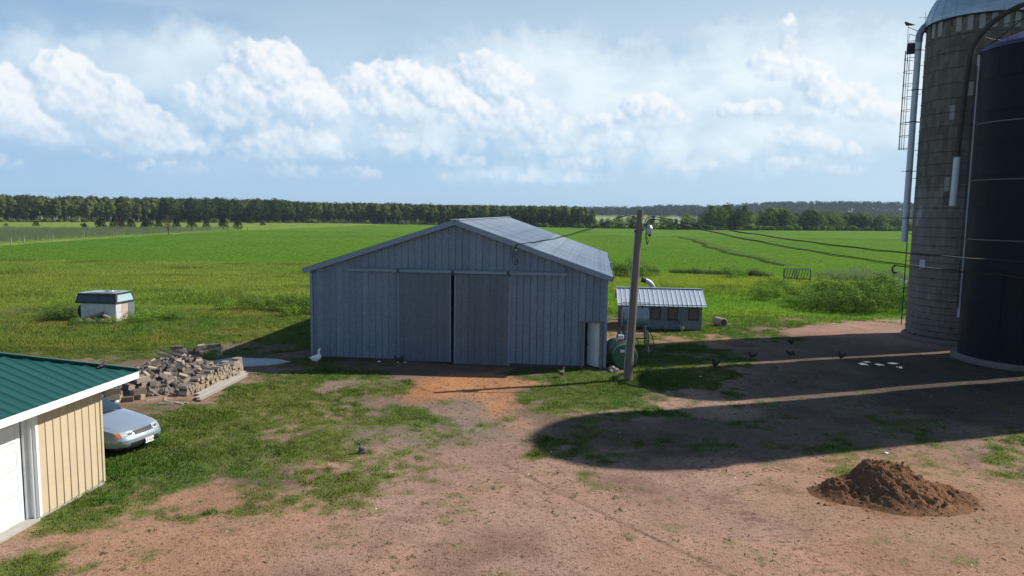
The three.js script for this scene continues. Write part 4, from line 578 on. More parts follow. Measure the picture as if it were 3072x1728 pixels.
{
  const S = thing('green_tank', 'dark green steel tank lying on blocks behind the utility pole', 'tank', [5.05, 0.0, -31.45], 0.12);
  const gm = std({ map: T.paint, color: rgb(0.028, 0.105, 0.058), roughness: 0.38 }), R = 0.56, Ln = 1.75, yc = 0.66;
  const b = part(S, 'barrel', new THREE.LatheGeometry([[0.001, 0], [R * 0.9, 0], [R, 0.03], [R, 0.42], [R + 0.008, 0.44], [R, 0.46], [R, 0.9], [R + 0.008, 0.92], [R, 0.94], [R, Ln - 0.03], [R * 0.9, Ln], [0.001, Ln]].map(p => new THREE.Vector2(...p)), 40).rotateX(-Math.PI / 2).translate(0, yc, 0), gm);
  for (const z of [-0.34, -0.62]) part(b, 'strap', new THREE.TorusGeometry(R + 0.008, 0.018, 5, 40).scale(1, 1, 2.2).translate(0, yc, z), M.black);
  part(b, 'paper_label', box(0.2, 0.12, 0.004, -0.14, yc + 0.2, 0.004), std({ color: rgb(0.62, 0.68, 0.72), roughness: 0.7 }));
  const v = part(S, 'pump', box(0.22, 0.12, 0.2, -0.02, yc + R - 0.02, -0.75, 0.02), std({ color: rgb(0.30, 0.025, 0.03), roughness: 0.5 }));
  part(v, 'meter', box(0.24, 0.2, 0.16, -0.02, yc + R + 0.11, -0.75, 0.02), std({ color: rgb(0.55, 0.6, 0.64), roughness: 0.5 }));
  part(S, 'outlet_pipe', tube([V(0.08, yc + R + 0.1, -0.75), V(0.5, yc + R + 0.12, -0.75), V(0.75, yc + R + 0.05, -0.75), V(0.8, yc + R - 0.35, -0.75)], 0.022, 30, 6), M.iron);
  for (const z of [-0.3, -1.4]) part(S, 'support_block', box(0.9, 0.16, 0.2, 0, -0.02, z), M.darkWood);
}
// ---------------------------------------------------------------- the car behind the garage
{
  const C = thing('silver_car', 'silver blue saloon car parked behind the beige garage', 'car', [-12.78, gy(-12.9, -21.8) - 0.01, -20.93], -0.298);
  const pm = new THREE.MeshPhysicalMaterial({ color: rgb(0.40, 0.47, 0.54), roughness: 0.36, metalness: 0.55, clearcoat: 0.8, clearcoatRoughness: 0.08 }), dk = std({ color: rgb(0.012, 0.012, 0.014), roughness: 0.55 });
  // stations from nose to tail: x, half width, underside, shoulder, crown
  const st = [[2.35, 0.34, 0.34, 0.49, 0.52], [2.32, 0.54, 0.26, 0.54, 0.585], [2.25, 0.68, 0.215, 0.595, 0.65], [2.10, 0.785, 0.19, 0.645, 0.71], [1.85, 0.838, 0.185, 0.70, 0.78], [1.5, 0.862, 0.185, 0.765, 0.85], [1.1, 0.868, 0.185, 0.82, 0.91], [0.8, 0.87, 0.185, 0.86, 0.95], [0.3, 0.872, 0.185, 0.89, 0.96], [-0.6, 0.872, 0.185, 0.90, 0.97], [-1.3, 0.868, 0.185, 0.90, 0.985], [-1.8, 0.85, 0.2, 0.90, 0.985], [-2.15, 0.82, 0.24, 0.88, 0.96], [-2.28, 0.76, 0.34, 0.80, 0.90], [-2.32, 0.6, 0.42, 0.7, 0.78]];
  const sec = ([x, w, b, s, t]) => { const h = s - b, L = [[0, b], [w * 0.86, b], [w * 0.96, b + 0.07 * h / 0.6], [w * 0.995, b + h * 0.42], [w, b + h * 0.56], [w * 0.985, b + h * 0.78], [w * 0.935, s], [w * 0.80, s + (t - s) * 0.55], [w * 0.5, s + (t - s) * 0.88], [0, t]]; return [...L.map(([z, y]) => [x, y, z]), ...L.slice(1, -1).reverse().map(([z, y]) => [x, y, -z])]; };
  const rings = st.map(sec), m = rings[0].length, P = [], I = [];
  rings.forEach(r => r.forEach(p => P.push(...p)));
  for (let i = 0; i < rings.length - 1; i++) for (let k = 0; k < m; k++) { const a = i * m + k, b = i * m + (k + 1) % m, c = a + m, d = b + m; I.push(a, c, b, b, c, d); }
  for (const [i, f] of [[0, 1], [rings.length - 1, -1]]) { const c = P.length / 3; const q = st[i]; P.push(q[0], (q[2] + q[4]) / 2, 0); for (let k = 0; k < m; k++) { const a = i * m + k, b = i * m + (k + 1) % m; f > 0 ? I.push(c, a, b) : I.push(c, b, a); } }
  let bg = new THREE.BufferGeometry(); bg.setAttribute('position', new THREE.Float32BufferAttribute(P, 3)); bg.setAttribute('uv', new THREE.Float32BufferAttribute(new Float32Array(P.length / 3 * 2), 2)); bg.setIndex(I); bg.computeVertexNormals();
  const wheels = [[1.42, 0.76], [1.42, -0.76], [-1.3, 0.76], [-1.3, -0.76]];
  try {
    const ev = new Evaluator(); ev.attributes = ['position', 'normal', 'uv']; ev.useGroups = false; let br = new Brush(bg); br.updateMatrixWorld();
    for (const [x, z] of wheels) { const c = new Brush(new THREE.CylinderGeometry(0.365, 0.365, 0.5, 36).rotateX(Math.PI / 2).translate(x, 0.31, z + Math.sign(z) * 0.0)); c.updateMatrixWorld(); br = ev.evaluate(br, c, SUBTRACTION); br.updateMatrixWorld(); }
    bg = br.geometry;
  } catch (e) { console.log('car: no arches cut', e.message); }
  const body = part(C, 'body', toCreasedNormals(bg.index ? bg.toNonIndexed() : bg, 0.7), pm);
  // cabin: roof and pillars, then the glass a little proud
  const roofY = 1.45, cab = [[0.82, 0.70, 0.92], [0.05, 0.585, 1.37], [-0.25, 0.57, 1.44], [-0.9, 0.565, 1.45], [-1.35, 0.575, 1.36], [-1.95, 0.66, 0.96]];
  const cg = grid(cab.length - 1, 12, (u, v) => { const q = cab[Math.round(u * (cab.length - 1))], a = v * Math.PI, wl = mix(0.80, 0.74, u), t = Math.sin(a); const z = Math.cos(a) > 0 ? 1 : -1; const c = Math.cos(a); const yy = t < 0.75 ? mix(0.90, q[2] - 0.04, t / 0.75) : mix(q[2] - 0.04, q[2], (t - 0.75) / 0.25), zz = t < 0.75 ? mix(wl, q[1], t / 0.75) * z : q[1] * (c / Math.cos(Math.asin(0.75))) * Math.abs(1); return [q[0], yy, zz]; }, true);
  part(C, 'cabin', toCreasedNormals(cg.toNonIndexed(), 0.6), pm);
  const glass = new THREE.MeshPhysicalMaterial({ color: rgb(0.020, 0.03, 0.038), roughness: 0.04, clearcoat: 1, clearcoatRoughness: 0.02 });
  part(C, 'windscreen', grid(10, 4, (u, v) => { const z = (u * 2 - 1), w = mix(0.735, 0.555, v), x = mix(0.90, 0.075, v) - 0.10 * z * z, y = mix(0.935, 1.375, v) + 0.022; return [x, y - 0.02 * z * z, z * w]; }), glass);
  for (const s of [1, -1]) part(C, 'side_window', grid(6, 2, (u, v) => { const x = mix(mix(0.55, -1.45, u), mix(-0.05, -1.2, u), v), y = mix(0.94, 1.36, v); return [x, y, s * (mix(0.80, 0.60, v) + 0.012)]; }, s < 0), glass);
  part(C, 'rear_window', grid(8, 2, (u, v) => { const z = u * 2 - 1, w = mix(0.66, 0.54, v); return [mix(-1.93, -1.38, v) + 0.05 * z * z - 0.02, mix(0.99, 1.37, v), z * w]; }, true), glass);
  // bonnet with its shut line
  const hood = part(C, 'bonnet', grid(14, 10, (u, v) => { const z = u * 2 - 1, x = mix(0.86, 2.20, v), w = mix(0.735, 0.60, v * v); let i = 0; while (i < st.length - 2 && st[i + 1][0] > x) i++; const a = st[i], b = st[i + 1], t = clamp((a[0] - x) / (a[0] - b[0])), W = mix(a[1], b[1], t), s = mix(a[3], b[3], t), c = mix(a[4], b[4], t), q = Math.abs(z * w / W); const y = q > 0.8 ? mix(s + (c - s) * 0.55, s, (q - 0.8) / 0.135) : q > 0.5 ? mix(s + (c - s) * 0.88, s + (c - s) * 0.55, (q - 0.5) / 0.3) : mix(c, s + (c - s) * 0.88, q / 0.5); return [x - 0.05 * z * z * v, y + 0.014, z * w]; }, true), pm);
  part(C, 'wiper_cowl', grid(10, 1, (u, v) => { const z = u * 2 - 1; return [mix(0.98, 0.84, v) - 0.09 * z * z, mix(0.937, 0.95, v) + 0.012 - 0.04 * z * z, z * 0.73]; }), dk);
  const lampM = new THREE.MeshPhysicalMaterial({ color: rgb(0.62, 0.66, 0.68), roughness: 0.06, metalness: 0.4, clearcoat: 1 }), amber = std({ color: rgb(0.75, 0.20, 0.02), roughness: 0.2 });
  const NZ = [[0, 2.36], [0.34, 2.345], [0.54, 2.315], [0.68, 2.245], [0.785, 2.10], [0.85, 1.82]], front = z => { const q = Math.abs(z); for (let i = 0; i < 5; i++) if (q <= NZ[i + 1][0]) return mix(NZ[i][1], NZ[i + 1][1], (q - NZ[i][0]) / (NZ[i + 1][0] - NZ[i][0])); return 1.8; };
  const strip = (z0, z1, y0, y1, out, lean = 0.06) => grid(8, 2, (u, v) => { const z = mix(z0, z1, u); return [front(z) + out - lean * v, mix(y0, y1, v) - 0.02 * (Math.abs(z) - 0.3), z]; }, true);
  for (const s of [1, -1]) {
    const h = part(C, 'headlight', s > 0 ? strip(0.68, 0.34, 0.545, 0.685, 0.012, 0.11) : strip(-0.34, -0.68, 0.545, 0.685, 0.012, 0.11), lampM);
    part(h, 'reflector', new THREE.SphereGeometry(0.05, 12, 8).scale(0.25, 1, 1.2).translate(front(0.45) - 0.02, 0.615, s * 0.45), std({ color: rgb(0.8, 0.8, 0.8), metalness: 0.9, roughness: 0.1 }));
    part(C, 'turn_signal', s > 0 ? strip(0.765, 0.69, 0.565, 0.665, 0.018, 0.09) : strip(-0.69, -0.765, 0.565, 0.665, 0.018, 0.09), amber);
  }
  const gr = part(C, 'grille', strip(0.30, -0.30, 0.56, 0.665, 0.02, 0.09), dk);
  part(gr, 'grille_bars', merge(Array.from({ length: 7 }, (_, i) => box(0.012, 0.085, 0.012, front(0) - 0.01, 0.575, -0.24 + i * 0.08))), M.steel);
  const bp = part(C, 'bumper', grid(28, 6, (u, v) => { const z = mix(0.85, -0.85, u), b = Math.sin(v * Math.PI); return [front(z) + 0.005 + 0.05 * b, mix(0.25, 0.54, v) , z * (1 + 0.02 * b)]; }, true), pm);
  part(bp, 'rub_strip', grid(20, 1, (u, v) => { const z = mix(0.82, -0.82, u); return [front(z) + 0.058, mix(0.415, 0.45, v), z * 1.02]; }, true), std({ color: rgb(0.22, 0.25, 0.28), roughness: 0.5 }));
  part(bp, 'air_intake', grid(12, 1, (u, v) => { const z = mix(0.5, -0.5, u); return [front(z) + 0.056, mix(0.29, 0.36, v), z]; }, true), dk);
  part(bp, 'lower_lip', grid(16, 1, (u, v) => { const z = mix(0.8, -0.8, u); return [front(z) + mix(0.0, 0.03, v), mix(0.2, 0.26, v), z]; }, true), dk);
  { const c = document.createElement('canvas'); c.width = 256; c.height = 128; const x = c.getContext('2d'); x.fillStyle = '#e8e6e4'; x.fillRect(0, 0, 256, 128); x.fillStyle = '#b03a48'; x.font = 'bold 22px sans-serif'; x.textAlign = 'center'; x.fillText('WISCONSIN', 128, 26); x.fillStyle = '#2a2a33'; x.font = 'bold 72px sans-serif'; x.fillText('LF 1U39', 128, 98); const t = new THREE.CanvasTexture(c); t.colorSpace = THREE.SRGBColorSpace;
    const pl = part(C, 'number_plate', new THREE.BoxGeometry(0.012, 0.155, 0.305).translate(front(0.1) + 0.095, 0.385, -0.08), std({ map: t, roughness: 0.5 })); pl.rotation.z = -0.03; }
  for (const [x, z] of wheels) {
    const s = Math.sign(z), w = part(C, 'wheel', new THREE.TorusGeometry(0.235, 0.085, 12, 30).scale(1, 1, 1.15).translate(x, 0.31, z), dk);
    const rm = part(w, 'rim', new THREE.LatheGeometry([[0.03, 0.03], [0.06, 0.05], [0.15, 0.02], [0.19, 0.05], [0.2, 0.06], [0.2, -0.06]].map(p => new THREE.Vector2(...p)), 24).rotateX(s * Math.PI / 2).translate(x, 0.31, z), M.steel);
  }
  for (const s of [1, -1]) part(C, 'door_mirror', new THREE.SphereGeometry(0.1, 14, 10).scale(0.7, 0.75, 1.1).translate(0.42, 0.99, s * 0.95), pm);
}
// ---------------------------------------------------------------- firewood
{
  M.log = [[0.27, 0.225, 0.195], [0.21, 0.18, 0.16], [0.33, 0.275, 0.235], [0.15, 0.12, 0.10], [0.48, 0.41, 0.34]].map(c => std({ map: T.wood, color: rgb(...c), roughness: 0.95 }));
  M.logEnd = [[0.36, 0.29, 0.22], [0.30, 0.255, 0.215], [0.42, 0.33, 0.23]].map(c => std({ map: T.conc, color: rgb(...c), roughness: 0.95 }));
  const rnd = rngOf(303);
  const shape = (pts, L) => { const s = new THREE.Shape(pts.map(p => new THREE.Vector2(...p))); return boxUV(new THREE.ExtrudeGeometry(s, { depth: L, bevelEnabled: true, bevelSize: 0.006, bevelThickness: 0.006, bevelSegments: 1 }).translate(0, 0, -L / 2), 2.2); };
  const G = [];
  for (let k = 0; k < 12; k++) {
    const kind = k % 3, pts = []; const R = 0.050 + 0.027 * rnd();
    if (kind === 0) { const n = 8; for (let i = 0; i < n; i++) { const a = i / n * 6.283, q = R * (0.88 + 0.24 * rnd()); pts.push([Math.cos(a) * q, Math.sin(a) * q]); } }
    else if (kind === 1) { for (const a of [0.2, 1.2, 2.0, 2.9, 4.7]) { const q = R * (a > 4 ? 1.0 : 1.1) * (0.85 + 0.3 * rnd()); pts.push([Math.cos(a) * q, Math.sin(a) * q]); } }
    else { const w = R * (1.0 + 0.5 * rnd()), h = R * (0.75 + 0.4 * rnd()); pts.push([-w, -h], [w * 0.95, -h * 1.05], [w, h * 0.9], [-w * 0.92, h]); }
    G.push(shape(pts, 0.26 + 0.13 * rnd()));
  }
  const Q = (x, y, z, ry, tilt, roll, s, label, group, k = Math.floor(rnd() * 12)) => {
    const o = single('firewood_log', G[k], [M.logEnd[Math.floor(rnd() * 3)], M.log[Math.floor(rnd() * 5)]], label, 'firewood', group);
    o.geometry = G[k]; o.material = G[k].groups.length ? o.material : M.log[Math.floor(rnd() * 5)];
    o.position.set(x, y + gy(x, z), z); o.rotation.order = 'YXZ'; o.rotation.set(tilt, ry, roll); o.scale.setScalar(s); return o;
  };
  // a: the stacked row along the boards, ends facing the yard
  const a0 = [-12.1, -26.1], a1 = [-11.4, -29.6], ang = Math.atan2(a1[0] - a0[0], a1[1] - a0[1]);
  for (let r = 0; r < 5; r++) for (let i = 0; i < 21; i++) { const t = (i + 0.5 * (r % 2) + 0.25 * rnd()) / 21; if (r > 3 && (t < 0.25 || rnd() < 0.4)) continue; if (t > 1 || r * 0.15 > 0.32 + t * 0.7) continue; Q(mix(a0[0], a1[0], t) + 0.05 * (rnd() - 0.5), 0.085 + r * 0.118, mix(a0[1], a1[1], t), ang + Math.PI / 2 + 0.25 * (rnd() - 0.5), 0.1 * (rnd() - 0.5), rnd() * 6, 1 + 0.15 * rnd(), 'split firewood log in the stacked row along the boards', 'stacked row of firewood'); }
  // b: the loose heap behind it
  const heap = (x, z) => 0.74 * Math.max(0, 1 - Math.pow(Math.hypot((x + 13.75) / 1.75, (z + 28.6) / 2.75), 2.2));
  for (let i = 0; i < 112; i++) { const t = rnd() * 6.283, q = Math.sqrt(rnd()) * 0.97, x = -13.75 + Math.cos(t) * 1.75 * q, z = -28.6 + Math.sin(t) * 2.75 * q; Q(x, heap(x, z) + 0.03 + 0.05 * rnd(), z, rnd() * 6.3, (rnd() - 0.5) * 0.9, rnd() * 6.3, 0.70 + 0.40 * rnd(), 'weathered firewood log in the loose heap', 'loose heap of firewood'); }
  // c: the small dark stack at the back
  for (let r = 0; r < 5; r++) for (let i = 0; i < 9; i++) { const t = (i + 0.4 * (r % 2)) / 9; if (r === 4 && t > 0.2 && t < 0.45) continue; Q(mix(-15.2, -13.4, t), 0.07 + r * 0.135, mix(-32.15, -33.0, t), 0.45 + Math.PI / 2 * (rnd() < 0.75 ? 0 : 1) + Math.PI / 2, 0.12 * (rnd() - 0.5), (rnd() - 0.5) * 0.4, 1.05, 'squared firewood block in the small stack by the pale slab', 'small stack of firewood', [2, 5, 8, 11][Math.floor(rnd() * 4)]); }
  // d: sawn blocks tumbled behind the car
  const dsp = [[-14.6, -24.6], [-14.3, -24.7], [-14.0, -24.9], [-13.7, -25.2], [-13.45, -25.6], [-14.5, -25.2], [-14.2, -25.4], [-13.9, -25.7], [-13.6, -26.1], [-14.7, -25.8], [-14.3, -26.0], [-13.9, -26.4], [-14.9, -25.1], [-15.1, -25.7], [-13.3, -26.3], [-14.6, -26.4]];
  dsp.forEach(([x, z], i) => { for (let r = 0; r < (i % 3) + 1 + (i > 4 && i < 14 ? 1 : 0); r++) Q(x + 0.08 * (rnd() - 0.5), 0.1 + r * 0.165, z + 0.08 * (rnd() - 0.5), 0.5 + rnd() * 0.8 + (rnd() < 0.3 ? 1.5 : 0), 0.15 * (rnd() - 0.5), (rnd() - 0.5) * 0.3, 1.15 + 0.3 * rnd(), 'sawn grey wood block in the tumbled pile behind the car', 'tumbled blocks behind the car', [2, 5, 8, 11][Math.floor(rnd() * 4)]); });
  // what fills the heap underneath
  const mats = [], q = new THREE.Quaternion(), e = new THREE.Euler();
  for (let i = 0; i < 800; i++) { const t = rnd() * 6.283, k = Math.sqrt(rnd()) * 0.98, x = -13.75 + Math.cos(t) * 1.75 * k, z = -28.6 + Math.sin(t) * 2.75 * k, y = Math.max(0.05, heap(x, z) * rnd() - 0.02) + gy(x, z); mats.push(new THREE.Matrix4().compose(V(x, y, z), q.setFromEuler(e.set(rnd(), rnd() * 6.3, rnd())).clone(), V(1.1, 1.1, 1.1))); }
  stuff('firewood_underneath', 'firewood buried in the loose heap', 'firewood', G[3], M.log[1], mats);
  for (let i = 0; i < 26; i++) { mats.length; }
  // long boards and slabs
  const board = (a, b, w, t, m, label, group) => single('weathered_board', bar(V(a[0], a[2] + gy(a[0], a[1]), a[1]), V(b[0], b[2] + gy(b[0], b[1]), b[1]), w, t).translate(0, 0, 0), m, label, 'board', group);
  const pale = std({ map: rep(T.wood, 1, 1), color: rgb(0.50, 0.47, 0.44), roughness: 0.95 }), tan = std({ map: T.wood, color: rgb(0.42, 0.36, 0.30), roughness: 0.95 });
  for (const [x, y, m] of [[0, 0.05, pale], [0.19, 0.052, tan], [-0.2, 0.055, pale], [0.1, 0.10, pale]]) { const o = single('weathered_board', box(0.18, 0.04, 4.1 - Math.abs(x), 0, 0, 0), m, 'long weathered board lying along the stacked firewood', 'board', 'boards along the firewood'); o.position.set(-11.25 + x, y - 0.03 + gy(-11.2, -27.6), -27.7 + x * 2); o.rotation.y = -0.075 + 0.02 * x; }
  for (const [a, b] of [[[-15.3, -31.0, 0.75], [-13.1, -28.7, 0.86]], [[-14.6, -31.1, 0.7], [-12.9, -29.3, 0.75]], [[-14.9, -29.9, 0.8], [-13.3, -28.2, 0.92]]]) board(a, b, 0.11, 0.05, tan, 'grey pole slanting across the loose firewood heap', 'poles on the heap');
  for (const [x, z, r, l] of [[-11.9, -25.2, 1.4, 0.9], [-12.2, -25.0, 1.7, 0.5], [-11.75, -25.05, 1.2, 0.35], [-12.5, -25.6, 0.4, 0.6], [-12.9, -25.5, 2.4, 0.5]]) { const o = single('wood_scrap', box(0.09, 0.035, l, 0, 0, 0), tan, 'short wood scrap on the bare soil before the firewood', 'wood scrap', 'scraps before the firewood'); o.position.set(x, gy(x, z), z); o.rotation.y = r; }
  const up = single('chopping_block', new THREE.CylinderGeometry(0.2, 0.23, 0.62, 9).translate(0, 0.31, 0), [M.log[2], M.logEnd[0], M.logEnd[0]], 'upright log round standing at the end of the boards', 'log'); up.position.set(-11.55, gy(-11.5, -30), -30.05); up.rotation.z = 0.06;
  const slab = single('pale_slab', extrude([[-1.5, -0.7], [-0.4, -1.0], [1.2, -0.5], [1.9, 0.25], [1.2, 0.8], [-0.9, 0.95], [-1.6, 0.3]], 0.05).rotateX(-Math.PI / 2), std({ map: T.conc, color: rgb(0.50, 0.52, 0.54), roughness: 0.8 }), 'pale concrete slab lying in the barn shadow by the firewood', 'slab'); slab.position.set(-11.9, gy(-11.9, -31.8) - 0.005, -31.9);
  const up2 = single('chopping_block', new THREE.CylinderGeometry(0.15, 0.15, 0.34, 9).translate(0, 0.17, 0), [M.log[4], M.logEnd[2], M.logEnd[2]], 'short pale log round standing behind the stacked row', 'log'); up2.position.set(-12.35, gy(-12.3, -30.6), -30.7);
}
// ---------------------------------------------------------------- mound of soil
{
  const cx = 9.5, cz = -17.5, n = 120, hgt = (x, z) => { const dx = x - cx, dz = z - cz, peak = 0.80 * Math.exp(-(Math.pow((dx + 0.32) / (dx < -0.32 ? 0.62 : 1.0), 2) + Math.pow((dz + 0.25) / 0.72, 2))), skirt = 0.33 * Math.exp(-(Math.pow((dx - 0.85) / 1.05, 2) + Math.pow((dz - 0.15) / 0.7, 2))) + 0.24 * Math.exp(-(Math.pow((dx + 1.25) / 0.55, 2) + Math.pow((dz + 0.1) / 0.5, 2))) + 0.16 * Math.exp(-(Math.pow((dx - 0.2) / 0.9, 2) + Math.pow((dz - 0.75) / 0.45, 2))); const b = peak * 1.02 + skirt, r = Math.hypot(dx / 2.6, dz / 2.0); const ro = sstep(0.02, 0.3, b) * (0.15 * fbm(x * 2.2, z * 2.2, 3) + 0.08 * Math.abs(fbm(x * 6, z * 6, 3)) + 0.05 * vnoise(x * 17, z * 17)); return (b + ro) * sstep(1.0, 0.7, r) - 0.055 - 0.05 * fbm(x * 1.7 + 3, z * 1.7, 3) - 0.1 * sstep(0.8, 1.0, r) + gy(x, z); };
  const g = grid(n, n, (u, v) => { const x = cx + (u - 0.5) * 5.4, z = cz - (v - 0.5) * 4.2; return [x, hgt(x, z) - 0.012, z, x, z]; });
  T.mound = texture(512, 512, (x, y, u, v) => { const s = 1 + 0.3 * tn(u, v, 5, 4) + 0.34 * tn(u, v, 60, 3), t = clamp(0.5 + 0.9 * tn(u, v, 3, 3)); return [mix(0.150, 0.225, t) * s, mix(0.080, 0.112, t) * s, mix(0.046, 0.058, t) * s]; });
  single('soil_mound', g, matte({ map: rep(T.mound, 0.4, 0.4), bumpMap: rep(T.soil, 0.5, 0.5), bumpScale: 0.05, roughness: 1 }), 'mound of reddish brown soil heaped on the gravel yard', 'soil mound');
  const rnd = rngOf(91), mats = [], e = new THREE.Euler(), q = new THREE.Quaternion(); for (let i = 0; i < 420; i++) { const t = rnd() * 6.283, k = Math.pow(rnd(), 0.5), x = cx + Math.cos(t) * 2.5 * k + 0.1, z = cz + Math.sin(t) * 1.75 * k + 0.1, s = 0.012 + 0.055 * Math.pow(rnd(), 4); mats.push(new THREE.Matrix4().compose(V(x, hgt(x, z), z), q.setFromEuler(e.set(rnd() * 6, rnd() * 6, rnd() * 6)).clone(), V(s, s * 0.8, s))); }
  const cg = new THREE.IcosahedronGeometry(1, 1); { const p = cg.attributes.position; for (let i = 0; i < p.count; i++) { const k = 1 + 0.28 * vnoise(p.getX(i) * 3 + 5, p.getY(i) * 3 + p.getZ(i) * 2); p.setXYZ(i, p.getX(i) * k, p.getY(i) * k, p.getZ(i) * k); } cg.computeVertexNormals(); }
  stuff('soil_clods', 'crumbled brown clods on and round the soil mound', 'soil', cg, std({ color: rgb(0.15, 0.082, 0.05), roughness: 1 }), mats);
}
// ---------------------------------------------------------------- scrap and small things
{
  const cul = thing('culvert_pipe', 'short length of concrete pipe lying on the grass by the hen house', 'pipe', [12.95, gy(12.95, -44.4), -44.5], 0.28);
  part(cul, 'pipe_wall', new THREE.LatheGeometry([[0.21, -0.42], [0.27, -0.42], [0.27, 0.42], [0.21, 0.42], [0.21, -0.42]].map(p => new THREE.Vector2(...p)), 24).rotateX(Math.PI / 2).translate(0, 0.26, 0), std({ map: T.conc, color: rgb(0.40, 0.35, 0.29), roughness: 0.95 }));
  part(cul, 'rim', new THREE.TorusGeometry(0.24, 0.04, 8, 24).translate(0, 0.26, 0.42), std({ map: T.conc, color: rgb(0.46, 0.40, 0.33), roughness: 0.95 }));
  const sp = thing('curved_spout', 'curved pale metal spout rising behind the hen house', 'spout', [9.0, -0.05, -47.6]);
  const tb = part(sp, 'tube', tube([V(0.55, 0, 0), V(0.5, 1.2, 0), V(0.35, 2.1, 0), V(0.12, 2.45, 0), V(-0.2, 2.62, 0)], 0.16, 40, 14), M.steel); part(sp, 'mouth', rod(V(-0.17, 2.6, 0), V(-0.42, 2.67, 0), 0.18, 0.2, 14, true), M.iron);
  const bk = thing('hay_feeder', 'rusty steel hay feeder frame in the grass by the reeds', 'feeder', [28.7, -0.04, -76.2], -0.42);
  const rust = std({ color: rgb(0.06, 0.042, 0.036), roughness: 0.85 });
  for (const [x, z] of [[0, 0], [2.6, 0], [0, -1.2], [2.6, -1.2], [1.3, 0]]) part(bk, 'post', box(0.08, 1.35, 0.08, x, 0, z), rust);
  for (const z of [0, -1.2]) { part(bk, 'top_rail', bar(V(-0.05, 1.35, z), V(2.65, 1.4, z), 0.08, 0.05), std({ color: rgb(0.3, 0.32, 0.26), roughness: 0.7 })); part(bk, 'bottom_rail', bar(V(0, 0.35, z), V(2.6, 0.35, z), 0.06), rust); for (let i = 1; i < 9; i++) part(bk, 'slant_bar', rod(V(i * 0.29 - 0.12, 0.35, z), V(i * 0.29 + 0.1, 1.33, z), 0.022), rust); }
  for (const x of [0, 2.6]) part(bk, 'end_rail', bar(V(x, 1.33, 0), V(x, 1.33, -1.2), 0.06), rust);
  const pf = thing('white_panel_fence', 'short run of white upright boards beside the concrete silo', 'fence', [35.55, -0.05, -67.0], -1.39);
  for (let i = 0; i < 5; i++) part(pf, 'board', box(0.3, 1.25 - 0.04 * i, 0.05, 0.3 + i * 0.62, 0.1, 0), M.white); for (const y of [0.35, 1.0]) part(pf, 'rail', box(3.2, 0.08, 0.05, 1.5, y, -0.05), M.oldWood);
  // leaning boards and junk between barn and tank
  const rnd = rngOf(55); for (let i = 0; i < 9; i++) { const o = single('scrap_board', bar(V(0, 0, 0), V(0.1 + 0.5 * rnd(), 1.0 + 0.5 * rnd(), 0.25 * (rnd() - 0.5)), 0.1, 0.025), i % 3 ? M.oldWood : M.barnTrim, 'grey scrap board leaning between the barn and the green tank', 'board', 'scrap boards by the barn'); o.position.set(4.62 + 0.07 * i, gy(4.7, -34) - 0.02, -33.4 - 0.18 * i); o.rotation.y = 0.3 + 0.4 * rnd(); o.rotation.z = -0.25 + 0.35 * rnd(); }
  const stone = new THREE.IcosahedronGeometry(1, 1); { const p = stone.attributes.position; for (let i = 0; i < p.count; i++) { const k = 1 + 0.22 * vnoise(p.getX(i) * 2.3 + 5, p.getY(i) * 2.3 + p.getZ(i) * 1.7); p.setXYZ(i, p.getX(i) * k, p.getY(i) * k, p.getZ(i) * k); } stone.computeVertexNormals(); }
  const sm = std({ map: T.conc, color: rgb(0.26, 0.235, 0.21), roughness: 0.95 });
  for (const [x, z, s, lab, gr] of [[4.45, -31.2, 0.16, 0], [4.62, -31.05, 0.12, 0], [4.35, -30.95, 0.1, 0], [4.8, -31.9, 0.13, 0], [-24.3, -42.4, 0.2, 1], [-24.75, -42.3, 0.16, 1], [-25.1, -42.35, 0.22, 1], [-25.5, -42.2, 0.18, 1], [-24.0, -42.6, 0.15, 1]]) { const o = single('stone', stone, sm, lab ? 'grey stone in the junk before the white hut' : 'grey field stone at the barn corner by the green tank', 'stone', lab ? 'stones before the hut' : 'stones at the barn corner'); o.position.set(x, gy(x, z) + s * 0.45, z); o.scale.set(s * 1.3, s * 0.8, s); o.rotation.y = x * 9; }
  const ty = thing('old_tyre', 'old black tractor tyre leaning at the side of the white hut', 'tyre', [-26.2, -0.1, -44.1], 0.2); const tg = part(ty, 'tread', new THREE.TorusGeometry(0.40, 0.17, 12, 30).rotateY(Math.PI / 2 - 0.5).rotateZ(0.18).translate(0, 0.6, 0), M.black);
  part(ty, 'inner_rim', new THREE.TorusGeometry(0.3, 0.05, 8, 24).rotateY(Math.PI / 2 - 0.5).rotateZ(0.18).translate(0, 0.6, 0), M.iron);
  const lg = single('fallen_log', boxUV(new THREE.CylinderGeometry(0.17, 0.2, 1.5, 9).rotateZ(Math.PI / 2)), M.darkWood, 'dark fallen log lying before the white hut', 'log'); lg.position.set(-25.1, 0.32, -42.6); lg.rotation.set(0, 0.25, 0.22);
  const lg2 = single('fallen_log', boxUV(new THREE.CylinderGeometry(0.13, 0.13, 0.55, 9).rotateZ(Math.PI / 2)), M.logEnd[0], 'pale sawn log end resting on stones before the white hut', 'log'); lg2.position.set(-24.2, 0.36, -42.75); lg2.rotation.set(0, -0.3, -0.35);
  // a few white scraps of plastic along the barn and on the yard
  const pm = std({ color: rgb(0.72, 0.74, 0.76), roughness: 0.6 }); const scrapG = (() => { const g = new THREE.IcosahedronGeometry(1, 1), p = g.attributes.position; for (let i = 0; i < p.count; i++) { const k = 1 + 0.5 * vnoise(p.getX(i) * 2 + 1, p.getZ(i) * 2 + p.getY(i)); p.setXYZ(i, p.getX(i) * k, p.getY(i) * 0.3 * k, p.getZ(i) * k * 0.6); } g.computeVertexNormals(); return g; })();
